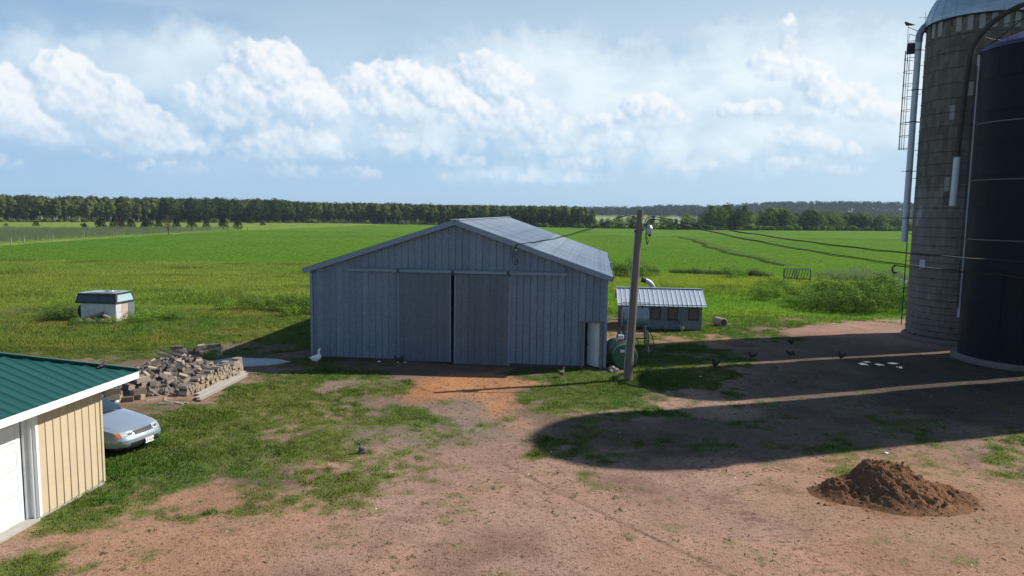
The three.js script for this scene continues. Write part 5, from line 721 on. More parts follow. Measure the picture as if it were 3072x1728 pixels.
  for (const [x, z, s] of [[-6.0, -32.35, 0.11], [-5.1, -32.3, 0.12], [-4.8, -32.28, 0.08], [8.1, -30.3, 0.07], [6.7, -36.2, 0.05], [0.5, -18.6, 0.03], [1.2, -20.4, 0.035], [-3.1, -16.2, 0.03], [6.0, -18.6, 0.035], [11.1, -20.7, 0.08], [9.8, -40.4, 0.06]]) { const o = single('white_scrap', scrapG, pm, 'crumpled white plastic scrap on the ground', 'litter', 'white scraps about the yard'); o.position.set(x, gy(x, z) + s * 0.22, z); o.scale.setScalar(s); o.rotation.y = x * 7; }
  // puddles in the mud
  const wm = new THREE.MeshPhysicalMaterial({ color: rgb(0.03, 0.027, 0.022), roughness: 0.03, specularIntensity: 1, ior: 1.33 });
  for (const [px, pz, a, b] of [[16.55, -33.35, 0.2, 0.26], [16.95, -33.9, 0.17, 0.14], [17.25, -33.3, 0.17, 0.22], [18.0, -33.6, 0.22, 0.2], [18.0, -32.6, 0.2, 0.34]]) { const s = new THREE.Shape(Array.from({ length: 30 }, (_, i) => { const t = i / 30 * 6.283, k = 1 + 0.45 * vnoise(px * 3 + Math.cos(t) * 1.6, pz * 3 + Math.sin(t) * 1.6); return new THREE.Vector2(Math.cos(t) * a * k, Math.sin(t) * b * k); })); let top = -1; for (let i = 0; i < 24; i++) { const t = i / 24 * 6.283; top = Math.max(top, gy(px + Math.cos(t) * a * 0.8, pz + Math.sin(t) * b * 0.8)); } const w = struct('puddle', new THREE.ShapeGeometry(s).rotateX(-Math.PI / 2), wm); w.position.set(px, top + 0.006, pz); }
}
// ---------------------------------------------------------------- animals
{
  // goose, side on, head high
  const S = thing('white_goose', 'white goose standing with raised neck by the barn wall', 'goose', [-8.72, gy(-8.7, -31.8), -31.85], 0.05);
  const bones = [[-0.30, 0.34, 0, 0.045, -0.14, 0.33, 0, 0.12], [-0.14, 0.33, 0, 0.125, 0.08, 0.36, 0, 0.165], [0.08, 0.36, 0, 0.165, 0.17, 0.42, 0, 0.12], [0.15, 0.46, 0, 0.095, 0.14, 0.62, 0, 0.05], [0.14, 0.62, 0, 0.05, 0.145, 0.78, 0, 0.042], [0.145, 0.78, 0, 0.042, 0.2, 0.845, 0, 0.052], [-0.18, 0.24, 0.03, 0.08, 0.02, 0.22, 0, 0.1]];
  S.scale.setScalar(0.78); const wm = std({ color: rgb(0.80, 0.80, 0.80), roughness: 0.85 }), or = std({ color: rgb(0.62, 0.26, 0.05), roughness: 0.6 });
  const b = part(S, 'body', blob(bones, 0.014, 0.06), wm);
  part(S, 'beak', new THREE.ConeGeometry(0.026, 0.09, 8).scale(1, 1, 0.8).rotateZ(-Math.PI / 2 - 0.2).translate(0.285, 0.835, 0), or);
  for (const s of [1, -1]) { part(S, 'eye', new THREE.SphereGeometry(0.009, 8, 6).translate(0.225, 0.86, s * 0.045), M.black); const l = part(S, 'leg', rod(V(0.0, 0.2, s * 0.06), V(0.01, 0.02, s * 0.06), 0.018, 0.014, 6), or); part(l, 'foot', boxUV(new THREE.ConeGeometry(0.06, 0.12, 3).scale(1, 1, 0.2).rotateX(Math.PI / 2).rotateY(Math.PI / 2).translate(0.05, 0.012, s * 0.06)), or); part(S, 'wing', new THREE.SphereGeometry(0.12, 14, 10).scale(1.75, 0.8, 0.3).rotateZ(0.12).translate(-0.1, 0.36, s * 0.125), wm); }
  part(S, 'tail', new THREE.ConeGeometry(0.06, 0.16, 8).scale(1, 1, 1.2).rotateZ(Math.PI / 2 - 0.15).translate(-0.36, 0.335, 0), wm);
}
{
  // cat sitting, facing left and to the viewer
  const S = thing('grey_cat', 'grey tabby cat with white bib sitting on the bare patch', 'cat', [-4.22, gy(-4.22, -20.02), -20.02], -2.55);
  const bones = [[-0.10, 0.11, 0, 0.115, -0.02, 0.17, 0, 0.105], [-0.02, 0.17, 0, 0.105, 0.08, 0.27, 0, 0.075], [0.08, 0.27, 0, 0.072, 0.10, 0.33, 0, 0.06], [-0.06, 0.07, 0.075, 0.062, 0.06, 0.05, 0.085, 0.04], [-0.06, 0.07, -0.075, 0.062, 0.06, 0.05, -0.085, 0.04], [0.09, 0.24, 0.045, 0.04, 0.115, 0.03, 0.045, 0.024], [0.09, 0.24, -0.045, 0.04, 0.115, 0.03, -0.045, 0.024], [0.105, 0.375, 0, 0.066, 0.12, 0.37, 0, 0.064], [0.15, 0.35, 0, 0.034, 0.165, 0.345, 0, 0.03], [0.09, 0.42, 0.04, 0.026, 0.085, 0.46, 0.05, 0.008], [0.09, 0.42, -0.04, 0.026, 0.085, 0.46, -0.05, 0.008], [-0.18, 0.05, 0.03, 0.03, -0.16, 0.03, 0.14, 0.026], [-0.16, 0.03, 0.14, 0.026, -0.02, 0.025, 0.18, 0.02]];
  const g = paint(blob(bones, 0.011, 0.035), (x, y, z) => { const st = 0.8 + 0.35 * vnoise(x * 38 + y * 20, y * 26 + z * 9); if (x > 0.125 && y > 0.28 && y < 0.355 || (x > 0.12 && y > 0.1 && y < 0.3 && Math.abs(z) < 0.035) || (y < 0.035 && x > 0.09)) return [0.62, 0.60, 0.57]; return [0.125 * st, 0.112 * st, 0.1 * st]; });
  part(S, 'body', g, std({ vertexColors: true, roughness: 0.95 }));
  S.scale.setScalar(0.74); for (const s of [1, -1]) part(S, 'eye', new THREE.SphereGeometry(0.009, 8, 6).translate(0.172, 0.385, s * 0.027), M.black);
}
{
  const bones = [[-0.14, 0.24, 0, 0.07, 0.02, 0.22, 0, 0.105], [0.02, 0.22, 0, 0.105, 0.1, 0.25, 0, 0.08], [0.1, 0.27, 0, 0.06, 0.15, 0.38, 0, 0.034], [0.15, 0.38, 0, 0.034, 0.17, 0.41, 0, 0.036], [-0.14, 0.25, 0, 0.06, -0.25, 0.36, 0, 0.03], [-0.25, 0.36, 0, 0.03, -0.27, 0.40, 0, 0.016], [-0.02, 0.15, 0.035, 0.05, 0, 0.1, 0.04, 0.025], [-0.02, 0.15, -0.035, 0.05, 0, 0.1, -0.04, 0.025]];
  const bg = blob(bones, 0.013, 0.035), peck = blob(bones.map((b, i) => i === 2 ? [0.1, 0.24, 0, 0.06, 0.2, 0.16, 0, 0.034] : i === 3 ? [0.2, 0.16, 0, 0.034, 0.22, 0.13, 0, 0.036] : b), 0.013, 0.035);
  const red = std({ color: rgb(0.42, 0.03, 0.025), roughness: 0.6 }), yel = std({ color: rgb(0.32, 0.24, 0.12), roughness: 0.7 });
  const hen = (pos, turn, c, label, group, down = false) => {
    const S = thing('hen', label, 'hen', [pos[0], gy(pos[0], pos[1]), pos[1]], turn, group), m = std({ color: rgb(...c), roughness: 0.8 }), hx = down ? 0.22 : 0.17, hy = down ? 0.13 : 0.41;
    part(S, 'body', down ? peck : bg, m);
    part(S, 'comb', new THREE.SphereGeometry(0.028, 8, 6).scale(1.1, 0.8, 0.3).translate(hx, hy + 0.04, 0), red);
    part(S, 'beak', new THREE.ConeGeometry(0.013, 0.045, 6).rotateZ(-Math.PI / 2 - (down ? 0.9 : 0.1)).translate(hx + 0.05, hy - (down ? 0.02 : 0), 0), yel);
    for (const s of [1, -1]) { part(S, 'wing', new THREE.SphereGeometry(0.085, 12, 8).scale(1.35, 0.8, 0.3).rotateZ(-0.25).translate(-0.02, 0.235, s * 0.085), m); const l = part(S, 'leg', rod(V(0, 0.12, s * 0.042), V(0.005, 0.01, s * 0.042), 0.011, 0.009, 5), yel); part(l, 'foot', merge([-0.5, 0, 0.5].map(a => rod(V(0, 0.01, s * 0.042), V(0.055 * Math.cos(a), 0.006, s * 0.042 + 0.055 * Math.sin(a)), 0.006, 0.004, 4))), yel); }
    S.scale.setScalar(0.92); return S;
  };
  const dark = [0.022, 0.016, 0.013], gr = 'dark hens foraging in the silo shadow';
  hen([9.19, -32.05], 2.2, dark, 'dark hen standing at the strip of sun nearest the utility pole', gr);
  hen([11.53, -34.1], 2.9, dark, 'dark hen with raised tail foraging in the silo shadow', gr);
  hen([13.65, -34.75], 0.1, dark, 'dark hen pecking with lowered head in the silo shadow', gr, true);
  hen([14.91, -38.0], 0.6, dark, 'dark hen foraging farthest into the concrete silo shadow', gr);
  hen([15.89, -34.3], 2.0, dark, 'dark hen on the strip of sun nearest the puddles', gr);
  hen([2.14, -30.0], 0.9, [0.085, 0.055, 0.04], 'brown hen with high tail standing before the barn door', undefined);
  hen([10.04, -42.1], -1.2, [0.46, 0.38, 0.29], 'pale buff hen standing before the hen house', undefined);
  hen([9.1, -42.35], 1.6, [0.22, 0.23, 0.22], 'small grey hen by the hen house wall', undefined).scale.setScalar(0.8);
  hen([-5.0, -31.95], 0.4, [0.02, 0.015, 0.013], 'black hen crouching in the shade at the foot of the barn', undefined).scale.setScalar(0.95);
  const bird = (name, label, pos, turn, s) => { const S = thing(name, label, 'bird', pos, turn), m = std({ color: rgb(0.03, 0.03, 0.034), roughness: 0.7 }); part(S, 'body', blob([[-0.06, 0.055, 0, 0.03, 0.03, 0.08, 0, 0.045], [0.03, 0.08, 0, 0.045, 0.075, 0.125, 0, 0.028], [-0.06, 0.055, 0, 0.026, -0.16, 0.03, 0, 0.012]], 0.008, 0.02), m); part(S, 'beak', new THREE.ConeGeometry(0.008, 0.03, 5).rotateZ(-Math.PI / 2).translate(0.11, 0.125, 0), M.iron); for (const q of [1, -1]) part(S, 'leg', rod(V(0, 0.05, q * 0.015), V(0, 0.0, q * 0.015), 0.005, 0.005, 4), M.iron); S.scale.setScalar(s); return S; };
  bird('pigeon', 'dark pigeon perched on the silo platform rail', [25.7 - 0.845 * (2.75 + 0.9) - 0.535 * 0.35, 17.76, -41.0 - 0.535 * (2.75 + 0.9) + 0.845 * 0.35], 2.6, 2.0);
  bird('small_bird', 'small dark bird perched on the green garage roof hip', [-10.3, 2.93, -17.9], 1.2, 1.0);
}

// ---------------------------------------------------------------- plants
function cards(list, tone) {                              // list of [x,y,z, nx,ny,nz, size, aspect]; leaf-clump faces with soft outward normals
  const n = list.length, P = new Float32Array(n * 18), N = new Float32Array(n * 18), C = new Float32Array(n * 18), U = new Float32Array(n * 12), r = rngOf(n * 7 + 3);
  const a = V(), b = V(), nn = V();
  list.forEach((l, i) => {
    nn.set(l[3] + (r() - 0.5) * 1.3, l[4] + (r() - 0.5) * 1.3, l[5] + (r() - 0.5) * 1.3).normalize(); a.set(r() - 0.5, r() - 0.5, r() - 0.5).cross(nn).normalize(); b.crossVectors(nn, a);
    const s = l[6] * (0.7 + 0.6 * r()), t = s * (l[7] || 0.8), k = tone ? tone(l, r) : [1, 1, 1];
    const q = [[-s, 0], [0, -t], [s, 0], [-s, 0], [s, 0], [0, t]];
    for (let j = 0; j < 6; j++) { const o = i * 18 + j * 3; P[o] = l[0] + a.x * q[j][0] + b.x * q[j][1]; P[o + 1] = l[1] + a.y * q[j][0] + b.y * q[j][1]; P[o + 2] = l[2] + a.z * q[j][0] + b.z * q[j][1]; const m = Math.hypot(l[3], l[4] + 0.35, l[5]) || 1; N[o] = l[3] / m; N[o + 1] = (l[4] + 0.35) / m; N[o + 2] = l[5] / m; C[o] = k[0]; C[o + 1] = k[1]; C[o + 2] = k[2]; }
  });
  const g = new THREE.BufferGeometry(); g.setAttribute('position', new THREE.BufferAttribute(P, 3)); g.setAttribute('normal', new THREE.BufferAttribute(N, 3)); g.setAttribute('color', new THREE.BufferAttribute(C, 3)); g.setAttribute('uv', new THREE.BufferAttribute(U, 2)); return g;
}
const leafTone = (l, r) => { const k = 0.62 + 0.76 * r(), y = 0.85 + 0.3 * r(); return [k * y, k, k * (1.7 - y) * 0.95]; };
function clumpList(r, blobs, n, size, asp) { const L = []; const W = blobs.map(b => b[3] * b[4] + b[4] * b[5] + b[3] * b[5]), S = W.reduce((x, y) => x + y, 0); blobs.forEach((b, k) => { const m = Math.round(n * W[k] / S); for (let i = 0; i < m; i++) { let x, y, z, d; do { x = r() * 2 - 1; y = r() * 2 - 1; z = r() * 2 - 1; d = Math.hypot(x, y, z); } while (d > 1 || d < 0.1); const q = (0.55 + 0.45 * Math.pow(r(), 0.5)) * (0.9 + 0.22 * r()) / d; L.push([b[0] + x * q * b[3], b[1] + y * q * b[4], b[2] + z * q * b[5], x / d, y / d, z / d, size, asp]); } }); return L; }
const leafMat = (r, g, b) => new THREE.MeshPhysicalMaterial({ color: rgb(r, g, b), vertexColors: true, roughness: 1, transmission: 0.3, thickness: 0, specularIntensity: 0.06 });
const barkM = std({ map: T.wood, color: rgb(0.17, 0.15, 0.13), roughness: 0.95 }), paleBark = std({ map: T.wood, color: rgb(0.52, 0.50, 0.46), roughness: 0.9 });
const inView = (x, z, m = 0.8, e = 5) => z < -9 && Math.abs(x) < -z * m + e;

// trees: a few of each kind, then copies
function treeGeo(seed, h, w, kind) {
  const r = rngOf(seed), B = [], limbs = [];
  const base = kind === 'round' ? 0.16 : 0.34; const nb = kind === 'round' ? 12 : 10;
  for (let i = 0; i < nb; i++) { const t = (i + 0.5 * r()) / nb, y = mix(base, 0.92, t) * h, k = kind === 'round' ? Math.sin(Math.PI * mix(0.18, 0.92, t)) : Math.sin(Math.PI * mix(0.26, 0.80, t)) * 0.95, a = i * 2.4 + r(), d = k * w * 0.3; const s = w * (0.24 + 0.14 * r()) * (0.55 + 0.6 * k); B.push([Math.cos(a) * d, y, Math.sin(a) * d, s, s * 0.95, s]); limbs.push([Math.cos(a) * d, y, Math.sin(a) * d]); }
  B.push([0, h * 0.9, 0, w * 0.2, h * 0.1, w * 0.2]);
  const crown = cards(clumpList(r, B, kind === 'far' ? 150 : 1000, kind === 'far' ? 1.0 : 0.27 * (h / 10 + 0.15), 0.85), leafTone);
  const trunk = merge([rod(V(0, -0.3, 0), V(0.1 * (r() - 0.5), h * 0.8, 0.1 * (r() - 0.5)), w * 0.04 + 0.04, 0.05, 7), ...limbs.filter((_, i) => i % 2 === 0).map(p => rod(V(0, p[1] * 0.72, 0), V(...p), 0.05, 0.02, 5))]);
  return [trunk, crown];
}
const LEAF = { aspen: [leafMat(0.120, 0.155, 0.064), leafMat(0.098, 0.132, 0.060), leafMat(0.145, 0.170, 0.082)], oak: [leafMat(0.044, 0.072, 0.030), leafMat(0.056, 0.086, 0.036)], willow: [leafMat(0.135, 0.205, 0.050), leafMat(0.095, 0.160, 0.045), leafMat(0.165, 0.220, 0.058)] };
{
  const KINDS = { aspen: [0, 1, 2, 3].map(i => treeGeo(100 + i, 10, 3.5, 'tall')), oak: [0, 1, 2].map(i => treeGeo(200 + i, 10, 6.4, 'round')), willow: [0, 1, 2].map(i => treeGeo(300 + i, 7, 5.6, 'round')) };
  const protos = {};
  for (const k in KINDS) protos[k] = KINDS[k].flatMap(([t, c]) => LEAF[k].map(m => { const g = new THREE.Group(); part(g, 'trunk', t, k === 'aspen' ? paleBark : barkM); part(g, 'crown', c, m); return g; }));
  const r = rngOf(777);
  const plant = (k, x, z, h, name, label, group) => { const p = protos[k][Math.floor(r() * protos[k].length)].clone(); p.name = numbered(name); p.position.set(x, -0.1, z); p.rotation.y = r() * 6.3; const s = h / (k === 'willow' ? 7 : 10); p.scale.set(s * (0.85 + 0.3 * r()), s, s * (0.85 + 0.3 * r())); scene.add(p); tag(p, label, 'tree', group); };
  const edge = [[-262, -268], [-201, -304], [-140, -338], [-90, -363], [-40, -352], [0, -338], [36, -326]], along = t => { const q = t * (edge.length - 1), i = Math.min(edge.length - 2, Math.floor(q)); return [mix(edge[i][0], edge[i + 1][0], q - i), mix(edge[i][1], edge[i + 1][1], q - i)]; };
  const hgt = x => x < -110 ? 10.8 : x < -40 ? 9.9 : 9.4;
  for (let i = 0; i < 170; i++) { const t = (i + 0.7 * r()) / 170, [x, z] = along(t), dk = x > -165 && x < -112 ? 0.85 : 0.08, oak = r() < dk; plant(oak ? 'oak' : 'aspen', x + r() * 2, z - r() * 5, hgt(x) * (0.60 + 0.46 * r()) * (oak ? 1.05 : 1), oak ? 'oak_tree' : 'aspen_tree', oak ? 'dark broad crowned oak in the far forest edge' : 'slender grey green aspen in the far forest edge', 'trees of the far forest edge'); }
  // the wood behind the edge, one mass
  const deep = { aspen: [[], []], oak: [[], []] }, q = new THREE.Quaternion(), Y = V(0, 1, 0);
  for (let i = 0; i < 1300; i++) { const t = r(), [x, z] = along(t), d = 6 + 95 * Math.pow(r(), 1.3), k = r() < (x > -170 && x < -100 ? 0.6 : 0.25) ? 'oak' : 'aspen', s = hgt(x) / 10 * (0.84 + 0.22 * r()) + d * 0.0006; deep[k][i % 2].push(new THREE.Matrix4().compose(V(x - d * 0.25, -0.1, z - d), q.setFromAxisAngle(Y, r() * 6.3).clone(), V(s, s, s))); }
  for (const k in deep) for (let j = 0; j < 2; j++) { stuff('forest_interior', 'dense wood behind the far forest edge', 'forest', KINDS[k][j][1], LEAF[k][j], deep[k][j]); stuff('forest_trunks', 'pale trunks inside the far wood', 'forest', KINDS[k][j][0], k === 'aspen' ? paleBark : barkM, deep[k][j]); }
  // undergrowth along the foot of the forest
  const bush = cards(clumpList(rngOf(61), [[0, 0.9, 0, 1.6, 1.0, 1.4], [1.2, 0.7, 0.3, 1.1, 0.8, 1.0], [-1.1, 0.6, -0.2, 1.1, 0.7, 1.0]], 260, 0.3), leafTone), um = [];
  for (let i = 0; i < 170; i++) { const [x, z] = along(r()), s = 0.4 + 0.9 * r() * r(); um.push(new THREE.Matrix4().compose(V(x + 2, -0.15, z + 3 + 3 * r()), q.setFromAxisAngle(Y, r() * 6.3).clone(), V(s * 1.3, s, s))); }
  stuff('forest_undergrowth', 'low scrub along the foot of the far forest', 'scrub', bush, LEAF.aspen[1], um);
  // hedgerow of willows and scrub beyond the crop field on the right
  const hx = [[20, -333, 5], [67, -314, 5], [95, -320, 8.5], [125, -331, 9], [150, -341, 8], [175, -348, 7], [200, -357, 6], [270, -388, 7]], hr = t => { const p = t * (hx.length - 1), i = Math.min(hx.length - 2, Math.floor(p)); return [0, 1, 2].map(k => mix(hx[i][k], hx[i + 1][k], p - i)); };
  for (let i = 0; i < 112; i++) { const [x, z, h] = hr((i + r()) / 112); plant(r() < 0.8 ? 'willow' : r() < 0.5 ? 'aspen' : 'oak', x, z - r() * 9, h * (0.6 + 0.62 * r()), 'hedge_tree', 'bushy green tree in the hedgerow beyond the crop field', 'hedgerow trees beyond the field'); }
  for (const [x, z, h] of [[88, -322, 10.8], [96, -326, 11.6], [104, -327, 11.0], [118, -333, 10.0], [138, -340, 9.8], [141, -338, 9.0]]) plant('oak', x, z, h, 'hedge_tree', 'tall dark tree rising above the hedgerow', 'tall trees of the hedgerow');
  const hb = []; for (let i = 0; i < 300; i++) { const [x, z] = hr(r()), s = 0.7 + 1.0 * r(); hb.push(new THREE.Matrix4().compose(V(x, -0.15, z + 2 - 14 * r()), q.setFromAxisAngle(Y, r() * 6.3).clone(), V(s * 1.3, s, s))); }
  stuff('hedgerow_scrub', 'low scrub filling the hedgerow beyond the field', 'scrub', bush, LEAF.willow[1], hb);
  // wooded rise on the horizon
  const rise = x => 1.5 * sstep(-50, 100, x) + 7 * sstep(120, 330, x) + 11 * sstep(330, 600, x), rz = (x, z) => rise(x) * sstep(-1210, -1400, z);
  struct('wooded_rise', grid(60, 16, (u, v) => { const x = mix(-500, 1500, u), z = mix(-1200, -1800, v); return [x, rz(x, z) - 0.2, z, x / 40, z / 40]; }), std({ map: T.meadow, roughness: 1 }));
  const fg = treeGeo(400, 13, 9, 'far'), fm = [[], []]; for (let i = 0; i < 2600; i++) { const x = -420 + 1560 * r(), z = -1205 - 260 * Math.pow(r(), 1.2), s = 0.75 + 0.45 * r(); fm[i % 2].push(new THREE.Matrix4().compose(V(x, rz(x, z) - 0.3, z + 15 * vnoise(x * 0.01, 3)), q.setFromAxisAngle(Y, r() * 6.3).clone(), V(s * 1.1, s, s * 1.1))); }
  fm.forEach((m, i) => stuff('distant_forest', 'distant blue green forest on the horizon rise', 'forest', fg[1], [leafMat(0.030, 0.050, 0.024), leafMat(0.038, 0.058, 0.028)][i], m));
  // small spruces in a row behind the corn, bushes on the pasture, a dead tree
  const spruce = seed => { const s = rngOf(seed), L = []; for (let i = 0; i < 520; i++) { const y = Math.pow(s(), 0.8), a = s() * 6.283, R = Math.sqrt(Math.max(0.02, 1 - Math.pow(y * 1.02 - 0.12, 2) * 1.25)) * (1 - 0.45 * y) * (y < 0.1 ? 0.8 : 1), k = 0.6 + 0.45 * Math.sqrt(s()); L.push([Math.cos(a) * R * k, 0.12 + y * 1.95, Math.sin(a) * R * k, Math.cos(a), 0.45, Math.sin(a), 0.13, 0.55]); } return cards(L, leafTone); };
  const sg = [spruce(1), spruce(2), spruce(3)], sm = [leafMat(0.017, 0.028, 0.014), leafMat(0.032, 0.026, 0.017), leafMat(0.022, 0.032, 0.016)], tg = rod(V(0, -0.1, 0), V(0, 1.9, 0), 0.07, 0.02, 6);
  [[-118.4, -200.4, .8], [-118, -207.8, 1.25], [-114.8, -209.4, 1.3], [-112.8, -214.2, 1.2], [-109, -216.2, 1.15], [-107.8, -220.8, 1.0], [-102, -219.9, 1.15], [-99.7, -225.1, 1.3], [-96, -227.1, 0.95], [-93, -233, 1.35], [-87.8, -231.5, 1.25], [-116.6, -216, 1.0], [-113, -222, 0.9]].forEach(([x, z, s], i) => { const t = thing('young_spruce', 'small dark spruce in the row behind the corn', 'tree', [x, -0.1, z], i, 'row of young spruces'); part(t, 'trunk', tg, barkM); part(t, 'crown', sg[i % 3], sm[(i * 2) % 3]); t.scale.set(s * 1.4, s * (1.3 + 0.1 * (i % 3)), s * 1.4); });
  [[-156.5, -238, 1.1], [-150.5, -253, .5], [-152, -265, 1.0], [-138, -256, .9], [-130, -262, .7], [-116.4, -322, 1.6], [-165, -236, 0.6], [-140, -280, 0.7], [-100, -290, 1.1]].forEach(([x, z, s], i) => { const t = single('pasture_bush', sg[i % 3], sm[i % 3], 'low dark bush on the pasture before the far forest', 'bush', 'bushes on the pasture'); t.position.set(x, -0.15, z); t.scale.set(s * 1.2, s * 0.8, s * 1.2); });
  { const t = thing('dead_tree', 'bare brown dead tree at the corner of the corn', 'tree', [-85.8, -0.1, -180.5]), s = rngOf(9), br = []; for (let i = 0; i < 30; i++) { const y = 0.7 + i * 0.105, a = s() * 6.3, l = (1.9 - Math.abs(y - 2.1) * 0.6) * (0.5 + 0.5 * s()); br.push(rod(V(0, y, 0), V(Math.cos(a) * l * 0.7, y + l * 0.75, Math.sin(a) * l * 0.7), 0.035, 0.012, 5)); for (let j = 0; j < 3; j++) { const q = 0.4 + 0.5 * s(), a2 = a + s() - 0.5; br.push(rod(V(Math.cos(a) * l * 0.7 * q, y + l * 0.75 * q, Math.sin(a) * l * 0.7 * q), V(Math.cos(a2) * l * 0.95 * q, y + l * (0.75 * q + 0.35), Math.sin(a2) * l * 0.95 * q), 0.02, 0.008, 4)); } } const dm = std({ map: T.wood, color: rgb(0.14, 0.085, 0.06), roughness: 0.95 }); part(t, 'trunk', rod(V(0, -0.1, 0), V(0.1, 3.6, 0), 0.12, 0.04, 7), dm); part(t, 'branches', merge(br), dm).userData.kind = 'stuff'; part(t, 'dry_twigs', cards(clumpList(s, [[0, 2.6, 0, 1.1, 1.5, 1.1]], 130, 0.12), null), leafMat(0.12, 0.075, 0.055)).userData.kind = 'stuff'; t.scale.setScalar(1.15); }
  // pond on the pasture
  const pd = struct('pond', new THREE.CircleGeometry(1, 40).scale(7.5, 1.0, 1).rotateX(-Math.PI / 2).scale(1, 1, 2.6), new THREE.MeshPhysicalMaterial({ color: rgb(0.03, 0.035, 0.035), roughness: 0.03, ior: 1.33 })); pd.position.set(-131, -0.13, -213);
}
// corn, fence posts
{
  const r = rngOf(31), poly = [[-92.5, -127], [-110, -120], [-150, -190], [-122, -198], [-102, -214], [-87, -228], [-92, -182], [-93.5, -150]];
  const inside = (x, z) => { let c = false; for (let i = 0, j = poly.length - 1; i < poly.length; j = i++) { const a = poly[i], b = poly[j]; if ((a[1] > z) !== (b[1] > z) && x < (b[0] - a[0]) * (z - a[1]) / (b[1] - a[1]) + a[0]) c = !c; } return c; };
  const P = [], N = [], tri = (a, b, c) => { P.push(...a, ...b, ...c); for (let k = 0; k < 3; k++) N.push(0.2, 0.95, 0.2); }; const s = rngOf(4);
  tri([-0.02, 0, 0], [0.02, 0, 0], [0, 1.9, 0]); tri([0, 0, -0.02], [0, 0, 0.02], [0, 1.9, 0]);
  for (let i = 0; i < 9; i++) { const a = i * 2.6 + s(), y = 0.35 + i * 0.17, l = 0.55 - 0.02 * i, c = Math.cos(a), d = Math.sin(a), w = 0.055, m = [c * l * 0.5, y + 0.22, d * l * 0.5], e = [c * l, y - 0.02 + 0.1 * s(), d * l]; tri([-d * w * 0.6, y, c * w * 0.6], [d * w * 0.6, y, -c * w * 0.6], [m[0] + d * w, m[1], m[2] - c * w]); tri([-d * w * 0.6, y, c * w * 0.6], [m[0] + d * w, m[1], m[2] - c * w], [m[0] - d * w, m[1], m[2] + c * w]); tri([m[0] - d * w, m[1], m[2] + c * w], [m[0] + d * w, m[1], m[2] - c * w], e); }
  const g = new THREE.BufferGeometry(); g.setAttribute('position', new THREE.Float32BufferAttribute(P, 3)); g.setAttribute('normal', new THREE.Float32BufferAttribute(N, 3)); g.setAttribute('uv', new THREE.Float32BufferAttribute(new Float32Array(P.length / 3 * 2), 2));
  const mats = [], cols = [], q = new THREE.Quaternion(), Y = V(0, 1, 0);
  for (let x = -152; x < -85; x += 1.15) for (let z = -230; z < -118; z += 0.75) { if (!inside(x, z)) continue; const k = 0.55 + 0.3 * r(); mats.push(new THREE.Matrix4().compose(V(x + 0.1 * r(), -0.12, z + 0.3 * r()), q.setFromAxisAngle(Y, r() * 6.3).clone(), V(1.1, 0.55 + 0.18 * r(), 1.1))); cols.push(rgb(0.52 * k, 0.70 * k, 0.38 * k)); }
  stuff('corn_field', 'grey green corn standing in rows beyond the fence', 'corn', g, new THREE.MeshPhysicalMaterial({ color: rgb(1, 1, 1), roughness: 1, transmission: 0.35, thickness: 0, specularIntensity: 0.06 }), mats, cols);
  const pg = box(0.12, 1.35, 0.12, 0, -0.1, 0, 0.01), pm = std({ map: T.wood, color: rgb(0.34, 0.31, 0.26), roughness: 0.95 });
  [[-86.6, -124.8], [-90.2, -133.5], [-90.3, -142], [-90.2, -152.3], [-90.6, -164], [-90, -173.4], [-88.4, -181.5], [-86.5, -196], [-84.3, -210], [-82, -224], [-79.5, -238], [-77, -252], [-74.5, -266]].forEach(([x, z], i) => { const p = single('fence_post', pg, pm, 'grey wooden post of the fence between corn and crop field', 'fence post', 'posts of the field fence'); p.position.set(x, -0.08, z); p.rotation.z = 0.04 * Math.sin(i * 2.7); });
  [[14.5, -84.6], [22.6, -82.5], [31.5, -80.5]].forEach(([x, z]) => { const p = single('field_stake', box(0.07, 1.2, 0.07, 0, -0.1, 0), M.oldWood, 'thin stake at the near edge of the crop field', 'stake', 'stakes at the field edge'); p.position.set(x, -0.05, z); });
}
// grass: tufts of blades
function tuft(seed, n, rad, h, w, lean, up = 0.9) {
  const r = rngOf(seed), P = [], N = [];
  for (let i = 0; i < n; i++) { const a = r() * 6.283, d = Math.sqrt(r()) * rad, x = Math.cos(a) * d, z = Math.sin(a) * d, t = r() * 6.283, l = h * (0.55 + 0.6 * r()), k = lean * (0.3 + r()), ww = w * (0.7 + 0.6 * r()), cx = Math.cos(t), cz = Math.sin(t), f = r() * 6.283, fx = Math.cos(f) * ww, fz = Math.sin(f) * ww; P.push(x - fx, -0.02, z - fz, x + fx, -0.02, z + fz, x + cx * l * k, l * Math.sqrt(Math.max(0.05, 1 - k * k)), z + cz * l * k); for (let j = 0; j < 3; j++) N.push(cx * (1 - up), up, cz * (1 - up)); }
  const g = new THREE.BufferGeometry(); g.setAttribute('position', new THREE.Float32BufferAttribute(P, 3)); g.setAttribute('normal', new THREE.Float32BufferAttribute(N, 3)); g.setAttribute('uv', new THREE.Float32BufferAttribute(new Float32Array(P.length / 3 * 2), 2)); return g;
}
